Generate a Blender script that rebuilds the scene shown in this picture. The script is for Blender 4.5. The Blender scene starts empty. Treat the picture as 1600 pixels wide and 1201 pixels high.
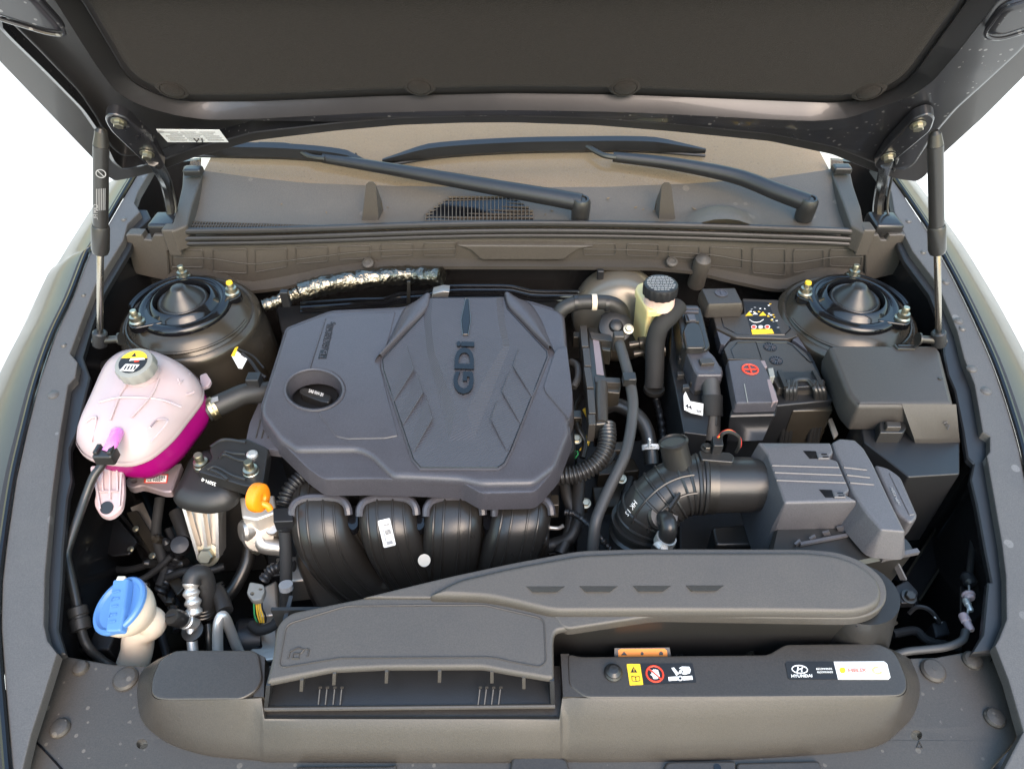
import bpy, bmesh, math, random
from mathutils import Vector as V, Matrix
from mathutils.geometry import tessellate_polygon
from math import radians as rad, sin, cos, pi
random.seed(7)
SC = bpy.context.scene
COL = SC.collection
# ---------------------------------------------------------------- camera
F, TH, CZ = 1150.0, rad(42), 1.62          # focal length in photo pixels, pitch, eye height
cam = bpy.data.objects.new("camera", bpy.data.cameras.new("camera"))
COL.objects.link(cam)
cam.location = (0, 0, CZ); cam.rotation_euler = (rad(90) - TH, 0, 0)
cam.data.sensor_width = 36; cam.data.lens = F / 1600 * 36
cam.data.clip_start = .02; cam.data.clip_end = 500
SC.camera = cam
# ---------------------------------------------------------------- light
SUN_EL, SUN_AZ = rad(42), rad(16)          # azimuth measured from the car's front towards the picture's right
w = bpy.data.worlds.new("World"); SC.world = w; w.use_nodes = True
nt = w.node_tree
sky = nt.nodes.new("ShaderNodeTexSky"); sky.sky_type = 'NISHITA'; sky.sun_disc = False
sdir = V((sin(SUN_AZ) * cos(SUN_EL), -cos(SUN_AZ) * cos(SUN_EL), sin(SUN_EL)))
sky.sun_elevation = SUN_EL; sky.sun_rotation = math.atan2(sdir.x, sdir.y); sky.air_density = 2.6; sky.dust_density = 2.5; sky.ozone_density = 7.0
bg = nt.nodes["Background"]; bg.inputs[1].default_value = .15
nt.links.new(sky.outputs[0], bg.inputs[0])
sl = bpy.data.lights.new("sun", 'SUN'); sl.energy = .7; sl.angle = rad(40); sl.color = (1, .71, .55)
so = bpy.data.objects.new("sun", sl); COL.objects.link(so)
so.rotation_euler = sdir.to_track_quat('Z', 'Y').to_euler(); so.location = sdir * 8
vs = SC.view_settings; vs.view_transform = 'Standard'; vs.look = 'None'; vs.gamma = 1; vs.exposure = 1.9
# ---------------------------------------------------------------- points from the traced outlines
CT, ST = cos(TH), sin(TH)
def ray(x, y):
    a, v = (x - 800) / F, (y - 600.5) / F
    return V((a, CT - v * ST, -(ST + v * CT)))
CAM = V((0, 0, CZ))
def pl(z0, y0=0, sy=0, x0=0, sx=0):        # sloping plane z = z0 + sy (y - y0) + sx (x - x0)
    def f(x, y):
        r = ray(x, y); t = (z0 - sy * y0 - sx * x0 - CZ) / (r.z - sy * r.y - sx * r.x)
        return CAM + r * t
    return f
def hz(z): return pl(z)
def vy(y0, sx2=0):                          # upright wall, bowed
    def f(x, y):
        r = ray(x, y); Y = y0 - sx2 * ((x - 805) / 540) ** 2
        return CAM + r * (Y / r.y)
    return f
HA = rad(55); HO = V((0, 1.15, 1.036)); HN = V((0, -sin(HA), -cos(HA))); HS = V((0, -cos(HA), sin(HA)))
def hp(n):                                  # plane of the raised bonnet, n metres towards the engine
    def f(x, y):
        r = ray(x, y); o = HO + HN * n
        return CAM + r * ((o - CAM).dot(HN) / r.dot(HN))
    return f
def T(S, pts): return [S(p[0], p[1]) for p in pts]
def tz(pts): return [pl(p[2])(p[0], p[1]) for p in pts]     # (x, y, height)
def mpx(p): return (p - CAM).dot(V((0, CT, -ST))) / F       # metres per photo pixel at p
# ---------------------------------------------------------------- mesh tools
def newell(p):
    n = V((0, 0, 0))
    for i, a in enumerate(p):
        b = p[(i + 1) % len(p)]
        n += V(((a.y - b.y) * (a.z + b.z), (a.z - b.z) * (a.x + b.x), (a.x - b.x) * (a.y + b.y)))
    return n.normalized()
def rr(pts, r, n=4):
    out = []; L = len(pts); rs = r if isinstance(r, (list, tuple)) else [r] * L
    for i, p in enumerate(pts):
        a, b = pts[i - 1] - p, pts[(i + 1) % L] - p
        m = min(rs[i], .48 * a.length, .48 * b.length)
        if m < 1e-5: out.append(p.copy()); continue
        A, B = p + a.normalized() * m, p + b.normalized() * m
        for k in range(n + 1):
            t = k / n; out.append(A * (1 - t) ** 2 + p * 2 * t * (1 - t) + B * t * t)
    return out
def inset(p, n, d):
    L = len(p); out = []
    for i in range(L):
        e1 = (p[i] - p[i - 1]); e2 = (p[(i + 1) % L] - p[i])
        e1 = e1.normalized() if e1.length > 1e-7 else e2.normalized()
        e2 = e2.normalized() if e2.length > 1e-7 else e1
        m1, m2 = n.cross(e1), n.cross(e2)
        out.append(p[i] + (m1 + m2) * (d / max(.45, 1 + m1.dot(m2))))
    return out
def unloop(p, n):                           # collapse the small loops an inset makes at tight corners
    x, y, z = basis(n); q = [(v.dot(x), v.dot(y)) for v in p]; p = [v.copy() for v in p]; L = len(p)
    cr2 = lambda a, b, c: (b[0] - a[0]) * (c[1] - a[1]) - (b[1] - a[1]) * (c[0] - a[0])
    for _ in range(3):
        hit = False
        for i in range(L):
            for d in range(min(14, L - 3), 1, -1):
                j = (i + d) % L; a, b, c, e = q[i], q[(i + 1) % L], q[j], q[(j + 1) % L]
                s, t = cr2(c, e, a), cr2(c, e, b)
                if s * t < 0 and cr2(a, b, c) * cr2(a, b, e) < 0:
                    m = p[i].lerp(p[(i + 1) % L], s / (s - t)); w_ = (m.dot(x), m.dot(y))
                    for k in range(1, d + 1): p[(i + k) % L] = m.copy(); q[(i + k) % L] = w_
                    hit = True; break
        if not hit: break
    return p
def rp(r, D, k=3, flare=0):
    q = [(r * (1 - sin(a * pi / 2 / k)), r * (1 - cos(a * pi / 2 / k))) for a in range(k + 1)]
    return q + [(-flare, D)]
def ringv(bm, pts): return [bm.verts.new(p) for p in pts]
def bridge(bm, a, b, closed=True):
    n = len(a)
    for i in range(n if closed else n - 1):
        j = (i + 1) % n
        try: bm.faces.new((a[i], a[j], b[j], b[i]))
        except ValueError: pass
def cap(bm, vs, holes=()):
    vs = [v for i, v in enumerate(vs) if (v.co - vs[i - 1].co).length > 1e-6]
    if len(vs) < 3: return
    if not holes:
        try: return bm.faces.new(vs)
        except ValueError: return
    L = [vs] + list(holes); fl = [v for l in L for v in l]
    n = newell([v.co for v in vs]); x, y, z = basis(n)
    for t in tessellate_polygon([[V((v.co.dot(x), v.co.dot(y), 0)) for v in l] for l in L]):
        try: bm.faces.new([fl[i] for i in t])
        except ValueError: pass
def slab(bm, pts, prof, dn=V((0, 0, -1)), bot=True, holes=(), hd=None, top=True):
    n = newell(pts)
    if n.dot(dn) > 0: pts = pts[::-1]; n = -n
    rings = [ringv(bm, [q + dn * d for q in (unloop(inset(pts, n, i), n) if i else pts)]) for i, d in prof]
    hv = []
    for h in holes:
        t = ringv(bm, h); hv.append(t)
        b = ringv(bm, [q + dn * (hd or prof[-1][1]) for q in h]); bridge(bm, t, b)
    if top: cap(bm, rings[0], hv)
    for a, b in zip(rings, rings[1:]): bridge(bm, a, b)
    if bot and not holes: cap(bm, rings[-1])
def loft(bm, rings, closed=True, c0=True, c1=True):
    R = [ringv(bm, r) for r in rings]
    for a, b in zip(R, R[1:]): bridge(bm, a, b, closed)
    if closed and c0: cap(bm, R[0])
    if closed and c1: cap(bm, R[-1])
def cr(pts, sub):
    if sub < 2: return [V(p) for p in pts]
    P = [V(p) for p in pts]; P = [P[0] * 2 - P[1]] + P + [P[-1] * 2 - P[-2]]; out = []
    for i in range(1, len(P) - 2):
        a, b, c, d = P[i - 1:i + 3]
        for k in range(sub):
            t = k / sub
            out.append(.5 * (2 * b + (c - a) * t + (2 * a - 5 * b + 4 * c - d) * t * t + (3 * b - a - 3 * c + d) * t ** 3))
    return out + [P[-2]]
def tube(bm, pts, r, seg=10, sub=5, capit=True, flat=None):
    P = cr(pts, sub); n = len(P); R = []
    t = (P[1] - P[0]).normalized(); u = t.orthogonal().normalized()
    L = [0]
    for i in range(1, n): L.append(L[-1] + (P[i] - P[i - 1]).length)
    for i in range(n):
        t = (P[min(i + 1, n - 1)] - P[max(i - 1, 0)])
        t = t.normalized() if t.length > 1e-9 else V((0, 0, 1))
        u = (u - t * u.dot(t)).normalized(); v = t.cross(u)
        q = r(L[i] / max(L[-1], 1e-9), L[i]) if callable(r) else r
        R.append([P[i] + (u * cos(2 * pi * k / seg) + v * sin(2 * pi * k / seg)) * q for k in range(seg)])
    loft(bm, R, True, capit, capit)
def corr(r, d=.0016, pitch=.006): return lambda t, l: r + d * (1 if (l / pitch) % 1 < .55 else -1)
def basis(ax):
    z = V(ax).normalized(); x = V((1, 0, 0)) - z * z.x
    x = x.normalized() if x.length > .1 else z.orthogonal().normalized()
    return x, z.cross(x), z
def lathe(bm, c, ax, prof, seg=24, ell=1):
    x, y, z = basis(ax); c = V(c)
    R = [[c + z * h + (x * cos(2 * pi * k / seg) + y * sin(2 * pi * k / seg) * ell) * max(r, 1e-5) for k in range(seg)] for r, h in prof]
    loft(bm, R, True, True, True)
def box(bm, c, sx, sy, sz, ax=None, b=0):
    x, y, z = ax or (V((1, 0, 0)), V((0, 1, 0)), V((0, 0, 1))); c = V(c)
    base = [c + x * (sx / 2 * i) + y * (sy / 2 * j) + z * (sz / 2) for i, j in ((-1, -1), (1, -1), (1, 1), (-1, 1))]
    if b: base = rr(base, b, 3)
    slab(bm, base, rp(b, sz) if b else [(0, 0), (0, sz)], dn=-z)
def bar(bm, a, b, w_, h, up=V((0, 0, 1))):
    a, b = V(a), V(b); t = (b - a).normalized(); s = t.cross(up).normalized(); u = s.cross(t)
    R = [[p + s * (w_ / 2 * i) + u * (h / 2 * j) for i, j in ((-1, -1), (1, -1), (1, 1), (-1, 1))] for p in (a, b)]
    loft(bm, R)
def hexbolt(bm, c, ax, r, h=None):
    h = h or r * .9; x, y, z = basis(ax); c = V(c)
    lathe(bm, c, ax, [(r * 1.45, 0), (r * 1.45, r * .25), (r * 1.1, r * .3)], 18)
    R = [[c + z * hh + (x * cos(k * pi / 3) + y * sin(k * pi / 3)) * q for k in range(6)] for q, hh in ((r, r * .25), (r, h * .85 + r * .25), (r * .85, h + r * .25))]
    loft(bm, R)
def rs(P, n):                               # n points evenly spaced along a polyline
    L = [0]
    for a, b in zip(P, P[1:]): L.append(L[-1] + (b - a).length)
    out = []; j = 0
    for k in range(n):
        d = L[-1] * k / (n - 1)
        while j < len(P) - 2 and L[j + 1] < d: j += 1
        out.append(P[j].lerp(P[j + 1], min(1, max(0, (d - L[j]) / max(L[j + 1] - L[j], 1e-9)))))
    return out
def NB(): return bmesh.new()
# ---------------------------------------------------------------- objects
def mesh_of(name, bm, m, sharp=32, recalc=True):
    if recalc: bmesh.ops.recalc_face_normals(bm, faces=bm.faces[:])
    me = bpy.data.meshes.new(name); bm.to_mesh(me); bm.free()
    for p in me.polygons: p.use_smooth = True
    me.set_sharp_from_angle(angle=rad(sharp))
    if m: me.materials.append(m)
    return me
def link(o, parent):
    COL.objects.link(o)
    if parent:
        o.parent = parent
        top = parent
        if parent.type == 'EMPTY': o.matrix_parent_inverse = Matrix.Translation(-parent.location)
def ob(name, bm, m, parent=None, sharp=32, wn=False, label=None, kind=None, recalc=True):
    o = bpy.data.objects.new(name, mesh_of(name, bm, m, sharp, recalc)); link(o, parent)
    if wn:
        md = o.modifiers.new("wn", 'WEIGHTED_NORMAL'); md.keep_sharp = True; md.weight = 90
    if label: o["label"] = label
    if kind: o["kind"] = kind
    return o
def thing(name, label, cat, loc, group=None):
    o = bpy.data.objects.new(name, None); COL.objects.link(o); o.location = loc; o.empty_display_size = .05
    o["label"] = label; o["category"] = cat
    if group: o["group"] = group
    return o
def tag(o, label, cat, group=None):
    o["label"] = label; o["category"] = cat
    if group: o["group"] = group
    return o
def inst(name, me, parent, c, ax=V((0, 0, 1)), s=1):
    o = bpy.data.objects.new(name, me); x, y, z = basis(ax)
    link(o, parent)
    o.matrix_basis = Matrix.Translation(c) @ Matrix((x, y, z)).transposed().to_4x4() @ Matrix.Scale(s, 4)
    return o
def text(name, s, O, X, Y, m, parent, d=.0004, off=0, lift=.0004, spacing=1):
    c = bpy.data.curves.new("t", 'FONT'); c.body = s; c.extrude = .05; c.offset = off; c.resolution_u = 3; c.space_character = spacing
    t = bpy.data.objects.new("t", c); COL.objects.link(t)
    me = bpy.data.meshes.new_from_object(t); bpy.data.objects.remove(t); bpy.data.curves.remove(c)
    xs = [v.co.x for v in me.vertices]; ys = [v.co.y for v in me.vertices]
    x0, x1, y0, y1 = min(xs), max(xs), min(ys), max(ys); N = X.cross(Y).normalized()
    for v in me.vertices:
        u, q = (v.co.x - x0) / (x1 - x0), (v.co.y - y0) / max(y1 - y0, 1e-6)
        v.co = O + X * u + Y * q + N * (lift + (d if v.co.z > 0 else -d * .2))
    me.materials.clear(); me.materials.append(m); me.name = name
    o = bpy.data.objects.new(name, me); link(o, parent); return o
def tquad(name, s, S, q, m, parent, **k):   # q: pixel positions of text origin, right end of the baseline, top of the first letter
    O, a, b = T(S, q); return text(name, s, O, a - O, b - O, m, parent, **k)
def decal(name, S, q, m, parent, t=.0006, r=0, dn=V((0, 0, -1))):
    bm = NB(); p = T(S, q); p = rr(p, r) if r else p
    slab(bm, [v - dn * t for v in p], [(0, 0), (0, t * 1.6)], dn=dn); return ob(name, bm, m, parent)
# ---------------------------------------------------------------- materials
def mat(name, col, rough=.5, metal=0, bump=0, bs=900, var=.15, vs_=14, spots=0, spotcol=(.35, .32, .28), coat=0, sss=0, spec=.5, trans=0, bd=.0006, sheen=0, rv=.08, spot_s=55):
    m = bpy.data.materials.new(name); m.use_nodes = True; N, L = m.node_tree.nodes, m.node_tree.links
    b = N["Principled BSDF"]; b.inputs["Roughness"].default_value = rough; b.inputs["Metallic"].default_value = metal
    b.inputs["Specular IOR Level"].default_value = spec; b.inputs["Coat Weight"].default_value = coat; b.inputs["Coat Roughness"].default_value = .06
    b.inputs["Transmission Weight"].default_value = trans
    if sss: b.inputs["Subsurface Weight"].default_value = sss; b.inputs["Subsurface Radius"].default_value = (.02, .01, .01); b.inputs["Subsurface Scale"].default_value = .6
    if sheen: b.inputs["Sheen Weight"].default_value = sheen
    tc = N.new("ShaderNodeTexCoord")
    n1 = N.new("ShaderNodeTexNoise"); n1.inputs["Scale"].default_value = vs_; n1.inputs["Detail"].default_value = 6; n1.inputs["Roughness"].default_value = .65
    L.new(tc.outputs["Object"], n1.inputs["Vector"])
    mx = N.new("ShaderNodeMix"); mx.data_type = 'RGBA'
    mx.inputs[6].default_value = (*[c * (1 - var) for c in col], 1); mx.inputs[7].default_value = (*[min(1, c * (1 + var)) for c in col], 1)
    L.new(n1.outputs[0], mx.inputs[0]); out = mx.outputs[2]
    mr = N.new("ShaderNodeMapRange"); mr.inputs[3].default_value = max(.02, rough - rv); mr.inputs[4].default_value = min(1, rough + rv)
    L.new(n1.outputs[0], mr.inputs[0]); L.new(mr.outputs[0], b.inputs["Roughness"])
    if spots:
        vo = N.new("ShaderNodeTexVoronoi"); vo.inputs["Scale"].default_value = spot_s; vo.inputs["Randomness"].default_value = 1
        nw = N.new("ShaderNodeTexNoise"); nw.inputs["Scale"].default_value = 9
        L.new(tc.outputs["Object"], vo.inputs["Vector"]); L.new(tc.outputs["Object"], nw.inputs["Vector"])
        # only some cells carry a dried drop: compare the cell's random colour
        sp = N.new("ShaderNodeSeparateColor"); L.new(vo.outputs["Color"], sp.inputs[0])
        sz = N.new("ShaderNodeMath"); sz.operation = 'MULTIPLY'; sz.inputs[1].default_value = .42; pw = N.new("ShaderNodeMath"); pw.operation = 'POWER'; pw.inputs[1].default_value = 2.2; L.new(sp.outputs[0], pw.inputs[0]); L.new(pw.outputs[0], sz.inputs[0])
        lt = N.new("ShaderNodeMath"); lt.operation = 'LESS_THAN'; L.new(vo.outputs["Distance"], lt.inputs[0]); L.new(sz.outputs[0], lt.inputs[1])
        gt = N.new("ShaderNodeMath"); gt.operation = 'GREATER_THAN'; gt.inputs[1].default_value = 1 - spots; L.new(sp.outputs[1], gt.inputs[0])
        n2 = N.new("ShaderNodeMath"); n2.operation = 'MULTIPLY'; L.new(lt.outputs[0], n2.inputs[0]); L.new(gt.outputs[0], n2.inputs[1])
        n4 = N.new("ShaderNodeMath"); n4.operation = 'MULTIPLY'; L.new(n2.outputs[0], n4.inputs[0]); L.new(nw.outputs[0], n4.inputs[1])
        n3 = N.new("ShaderNodeMath"); n3.operation = 'MULTIPLY'; n3.inputs[1].default_value = .75; L.new(n4.outputs[0], n3.inputs[0])
        m2 = N.new("ShaderNodeMix"); m2.data_type = 'RGBA'; m2.inputs[7].default_value = (*spotcol, 1)
        L.new(n3.outputs[0], m2.inputs[0]); L.new(out, m2.inputs[6]); out = m2.outputs[2]
    if bump and bs >= 1000:                 # fine moulded grain
        ng = N.new("ShaderNodeTexNoise"); ng.inputs["Scale"].default_value = 620; ng.inputs["Detail"].default_value = 2; L.new(tc.outputs["Object"], ng.inputs["Vector"])
        mg = N.new("ShaderNodeMapRange"); mg.inputs[1].default_value = .3; mg.inputs[2].default_value = .7; mg.inputs[3].default_value = .84; mg.inputs[4].default_value = 1.16; L.new(ng.outputs[0], mg.inputs[0])
        mm = N.new("ShaderNodeMix"); mm.data_type = 'RGBA'; mm.blend_type = 'MULTIPLY'; mm.inputs[0].default_value = 1; L.new(out, mm.inputs[6]); L.new(mg.outputs[0], mm.inputs[7]); out = mm.outputs[2]
    L.new(out, b.inputs["Base Color"])
    if sss: pass
    if bump:
        nb = N.new("ShaderNodeTexNoise"); nb.inputs["Scale"].default_value = bs; nb.inputs["Detail"].default_value = 3
        L.new(tc.outputs["Object"], nb.inputs["Vector"])
        bp = N.new("ShaderNodeBump"); bp.inputs["Strength"].default_value = bump; bp.inputs["Distance"].default_value = bd
        L.new(nb.outputs[0], bp.inputs["Height"]); L.new(bp.outputs[0], b.inputs["Normal"])
    return m
def flat(name, col, rough=.5): return mat(name, col, rough, var=.05)
COVER = mat("engine cover plastic", (.056, .053, .060), .32, bump=.35, bs=1400)
CARBON = mat("ribbed cover plastic", (.053, .051, .058), .34)
FILTER = mat("filter box plastic", (.082, .078, .082), .4, bump=.3, bs=1300)
SHROUD = mat("grained grey plastic", (.038, .0325, .0275), .36, bump=.35, bs=1300, spots=.0)
SHROUD2 = mat("dusty grey plastic", (.047, .040, .033), .5, bump=.3, bs=1300, spots=.3, spotcol=(.17, .145, .115), spot_s=130)
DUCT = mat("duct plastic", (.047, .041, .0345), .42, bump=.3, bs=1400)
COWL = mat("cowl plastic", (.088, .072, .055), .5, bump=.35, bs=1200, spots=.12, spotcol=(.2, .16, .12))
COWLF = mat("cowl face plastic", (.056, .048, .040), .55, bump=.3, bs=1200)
TRIM = mat("bay side trim plastic", (.076, .069, .063), .40, bump=.3, bs=1300, spots=.10, spotcol=(.2, .19, .18))
BLACK = mat("black plastic", (.014, .014, .015), .4, bump=.25, bs=700)
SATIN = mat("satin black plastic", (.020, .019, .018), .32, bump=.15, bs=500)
GLOSSB = mat("gloss black", (.006, .006, .007), .12)
MANI = mat("manifold plastic", (.025, .022, .019), .3, bump=.2, bs=500)
RUBBER = mat("hose rubber", (.020, .019, .018), .5, bump=.3, bs=600)
RUBBERG = mat("grey hose rubber", (.045, .044, .043), .5, bump=.2, bs=600)
TAPE = mat("cloth tape", (.012, .0115, .011), .8, bump=.6, bs=700)
BODY = mat("black body paint", (.013, .012, .012), .22, bump=.05, bs=60, spots=.05, spotcol=(.1, .09, .08))
TOWER = mat("strut tower paint", (.050, .042, .032), .22, metal=.35, bump=.05, bs=60, var=.3)
PAINT = mat("grey metallic paint", (.040, .033, .027), .34, metal=.25, coat=.25, bump=.04, bs=900, var=.08)
PAINTH = mat("bonnet underside paint", (.050, .047, .048), .36, metal=.5, coat=.3, bump=.04, bs=900)
FUSE = mat("fuse box plastic", (.042, .037, .033), .48, bump=.3, bs=1300)
PAINTD = mat("grey metallic paint with dried drops", (.032, .031, .035), .3, metal=.55, coat=.5, bump=.04, bs=900, spots=.35, spotcol=(.38, .36, .35), spot_s=170)
LINER = mat("bonnet insulation felt", (.021, .0172, .0148), .97, bump=1.0, bs=1100, var=.45, vs_=700, spec=.1, bd=.0012, sheen=.05)
STEEL = mat("strut rod steel", (.34, .31, .27), .25, metal=1)
ALU = mat("cast aluminium", (.50, .46, .41), .42, metal=.9, bump=.4, bs=300)
BRIGHT = mat("bright aluminium", (.70, .67, .62), .38, metal=.7, bump=.1, bs=150)
ZINC = mat("zinc plated steel", (.42, .39, .30), .36, metal=1, bump=.1, bs=300)
FOIL = mat("heat shield foil", (.20, .18, .15), .3, metal=1, bump=1.0, bs=45, bd=.010)
DARKMET = mat("dark steel", (.07, .066, .06), .35, metal=.8, bump=.2, bs=200)
TANKW = mat("translucent white plastic", (.42, .33, .33), .34, sss=.12, var=.12, bump=.08, bs=60)
TANKP = mat("magenta coolant in plastic", (.25, .003, .11), .25, sss=.08, var=.1)
TAB = mat("pinkish translucent plastic", (.45, .33, .33), .35, sss=.3, var=.1)
GREYCAP = mat("grey cap plastic", (.22, .22, .20), .5, bump=.2)
BLUE = mat("blue cap plastic", (.08, .195, .43), .42, bump=.1, bs=300, var=.06)
IVORY = mat("ivory plastic", (.62, .52, .41), .42, sss=.1, var=.06)
BEIGE = mat("brake fluid bottle", (.66, .52, .24), .35, sss=.3, var=.12)
BOOST = mat("brake servo paint", (.20, .17, .13), .3, metal=.5)
ORANGE = mat("orange plastic", (.92, .26, .008), .35, sss=.1, var=.05)
WHITE = flat("white print", (.82, .80, .76)); DARKP = flat("black print", (.010, .010, .011)); GREYP = flat("grey print", (.25, .25, .25))
YEL = flat("yellow print", (.85, .52, .02)); RED = flat("red print", (.72, .05, .02)); ORP = flat("orange print", (.90, .24, .01)); GOLD = flat("gold print", (.75, .5, .12))
GREENW = flat("green wire", (.05, .35, .12)); REDW = flat("red wire", (.6, .04, .03)); YELW = flat("yellow wire", (.8, .5, .05))
GAL = mat("galvanised bracket", (.45, .38, .24), .35, metal=1)
SILV = mat("silver bracket paint", (.26, .20, .20), .45, metal=.3)
DASH = mat("dashboard", (.28, .205, .135), .9, bump=.4, bs=500, spots=.3, spotcol=(.1, .08, .06), spot_s=160)
GROUND = mat("pale concrete", (.93, .84, .72), .9, bump=.3, bs=30, vs_=2)
# diagonal ribbing of the cover's centre panel (fine relief)
def ribbed(m):
    N, L = m.node_tree.nodes, m.node_tree.links; b = N["Principled BSDF"]
    tc = N.new("ShaderNodeTexCoord"); mp = N.new("ShaderNodeMapping"); mp.inputs["Rotation"].default_value = (0, 0, rad(-32))
    wv = N.new("ShaderNodeTexWave"); wv.wave_type = 'BANDS'; wv.bands_direction = 'Y'; wv.inputs["Scale"].default_value = 80; wv.inputs["Distortion"].default_value = 0
    bp = N.new("ShaderNodeBump"); bp.inputs["Strength"].default_value = .38; bp.inputs["Distance"].default_value = .0012
    L.new(tc.outputs["Object"], mp.inputs[0]); L.new(mp.outputs[0], wv.inputs[0]); L.new(wv.outputs[0], bp.inputs["Height"]); L.new(bp.outputs[0], b.inputs["Normal"])
ribbed(CARBON)
def thin_glass():
    m = bpy.data.materials.new("windscreen glass"); m.use_nodes = True; N, L = m.node_tree.nodes, m.node_tree.links
    N.remove(N["Principled BSDF"]); o = N["Material Output"]
    fr = N.new("ShaderNodeFresnel"); fr.inputs[0].default_value = 1.45
    tr = N.new("ShaderNodeBsdfTransparent"); tr.inputs[0].default_value = (.80, .80, .74, 1)
    gl = N.new("ShaderNodeBsdfGlossy"); gl.inputs["Roughness"].default_value = .03
    ms = N.new("ShaderNodeMixShader"); L.new(fr.outputs[0], ms.inputs[0]); L.new(tr.outputs[0], ms.inputs[1]); L.new(gl.outputs[0], ms.inputs[2])
    df = N.new("ShaderNodeBsdfDiffuse"); df.inputs[0].default_value = (.34, .25, .165, 1)  # tan put into the glass colour in place of a brown overhead reflection
    nz = N.new("ShaderNodeTexNoise"); nz.inputs["Scale"].default_value = 260; nz.inputs["Detail"].default_value = 4
    mr = N.new("ShaderNodeMapRange"); mr.inputs[1].default_value = .35; mr.inputs[2].default_value = .8; mr.inputs[3].default_value = .20; mr.inputs[4].default_value = .32
    tc = N.new("ShaderNodeTexCoord"); L.new(tc.outputs["Object"], nz.inputs[0]); L.new(nz.outputs[0], mr.inputs[0])
    m2 = N.new("ShaderNodeMixShader"); L.new(mr.outputs[0], m2.inputs[0]); L.new(ms.outputs[0], m2.inputs[1]); L.new(df.outputs[0], m2.inputs[2])
    L.new(m2.outputs[0], o.inputs[0]); return m
GLASS = thin_glass()
# ================================================================ setting
bm = NB(); n = 24
for i in range(n + 1):
    for j in range(n + 1): bm.verts.new(((i / n - .5) * 160, (j / n - .5) * 160, 0))
bm.verts.ensure_lookup_table()
for i in range(n):
    for j in range(n): bm.faces.new([bm.verts[k] for k in (i * (n + 1) + j, (i + 1) * (n + 1) + j, (i + 1) * (n + 1) + j + 1, i * (n + 1) + j + 1)])
ob("ground", bm, GROUND, kind="structure")
FS = pl(.81, .42, .20)
# ================================================================ wings and side trims
SEAL_L = [(218, 262), (195, 300), (166, 350), (145, 387), (135, 400), (110, 465), (82, 525), (57, 597), (37, 675), (20, 750), (5, 850), (-2, 910), (-4, 980), (2, 1070), (14, 1215)]
IN_L = [(238, 262), (216, 300), (210, 317), (219, 331), (200, 350), (193, 376), (150, 445), (132, 492), (110, 552), (122, 566), (118, 590), (107, 602), (94, 682), (82, 775), (71, 895), (69, 975), (75, 1000), (90, 1020), (68, 1090), (49, 1148), (33, 1215)]
LIP_L = [(226, 318), (232, 331), (207, 352), (200, 378), (158, 448), (140, 495), (124, 548), (136, 580), (130, 604), (115, 667), (104, 690), (104, 715), (107, 740), (100, 768), (92, 850), (90, 900), (84, 975), (95, 1012)]
SEAL_R = [(1378, 252), (1412, 300), (1450, 357), (1472, 397), (1500, 450), (1532, 517), (1557, 575), (1580, 642), (1598, 705), (1612, 780), (1624, 860), (1631, 960), (1632, 1060), (1626, 1215)]
IN_R = [(1362, 258), (1392, 300), (1397, 332), (1415, 372), (1425, 392), (1465, 445), (1485, 492), (1495, 517), (1506, 560), (1522, 600), (1535, 675), (1546, 682), (1546, 705), (1541, 712), (1552, 775), (1565, 850), (1571, 900), (1572, 967), (1560, 997), (1554, 1008), (1575, 1062), (1598, 1142), (1588, 1160), (1560, 1215)]
LIP_R = [(1387, 318), (1392, 336), (1408, 378), (1418, 398), (1457, 450), (1476, 498), (1480, 545), (1486, 575), (1497, 600), (1510, 662), (1517, 705), (1527, 715), (1522, 740), (1532, 780), (1545, 850), (1555, 900), (1550, 900), (1542, 982), (1525, 1012)]
clipm = None
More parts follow.
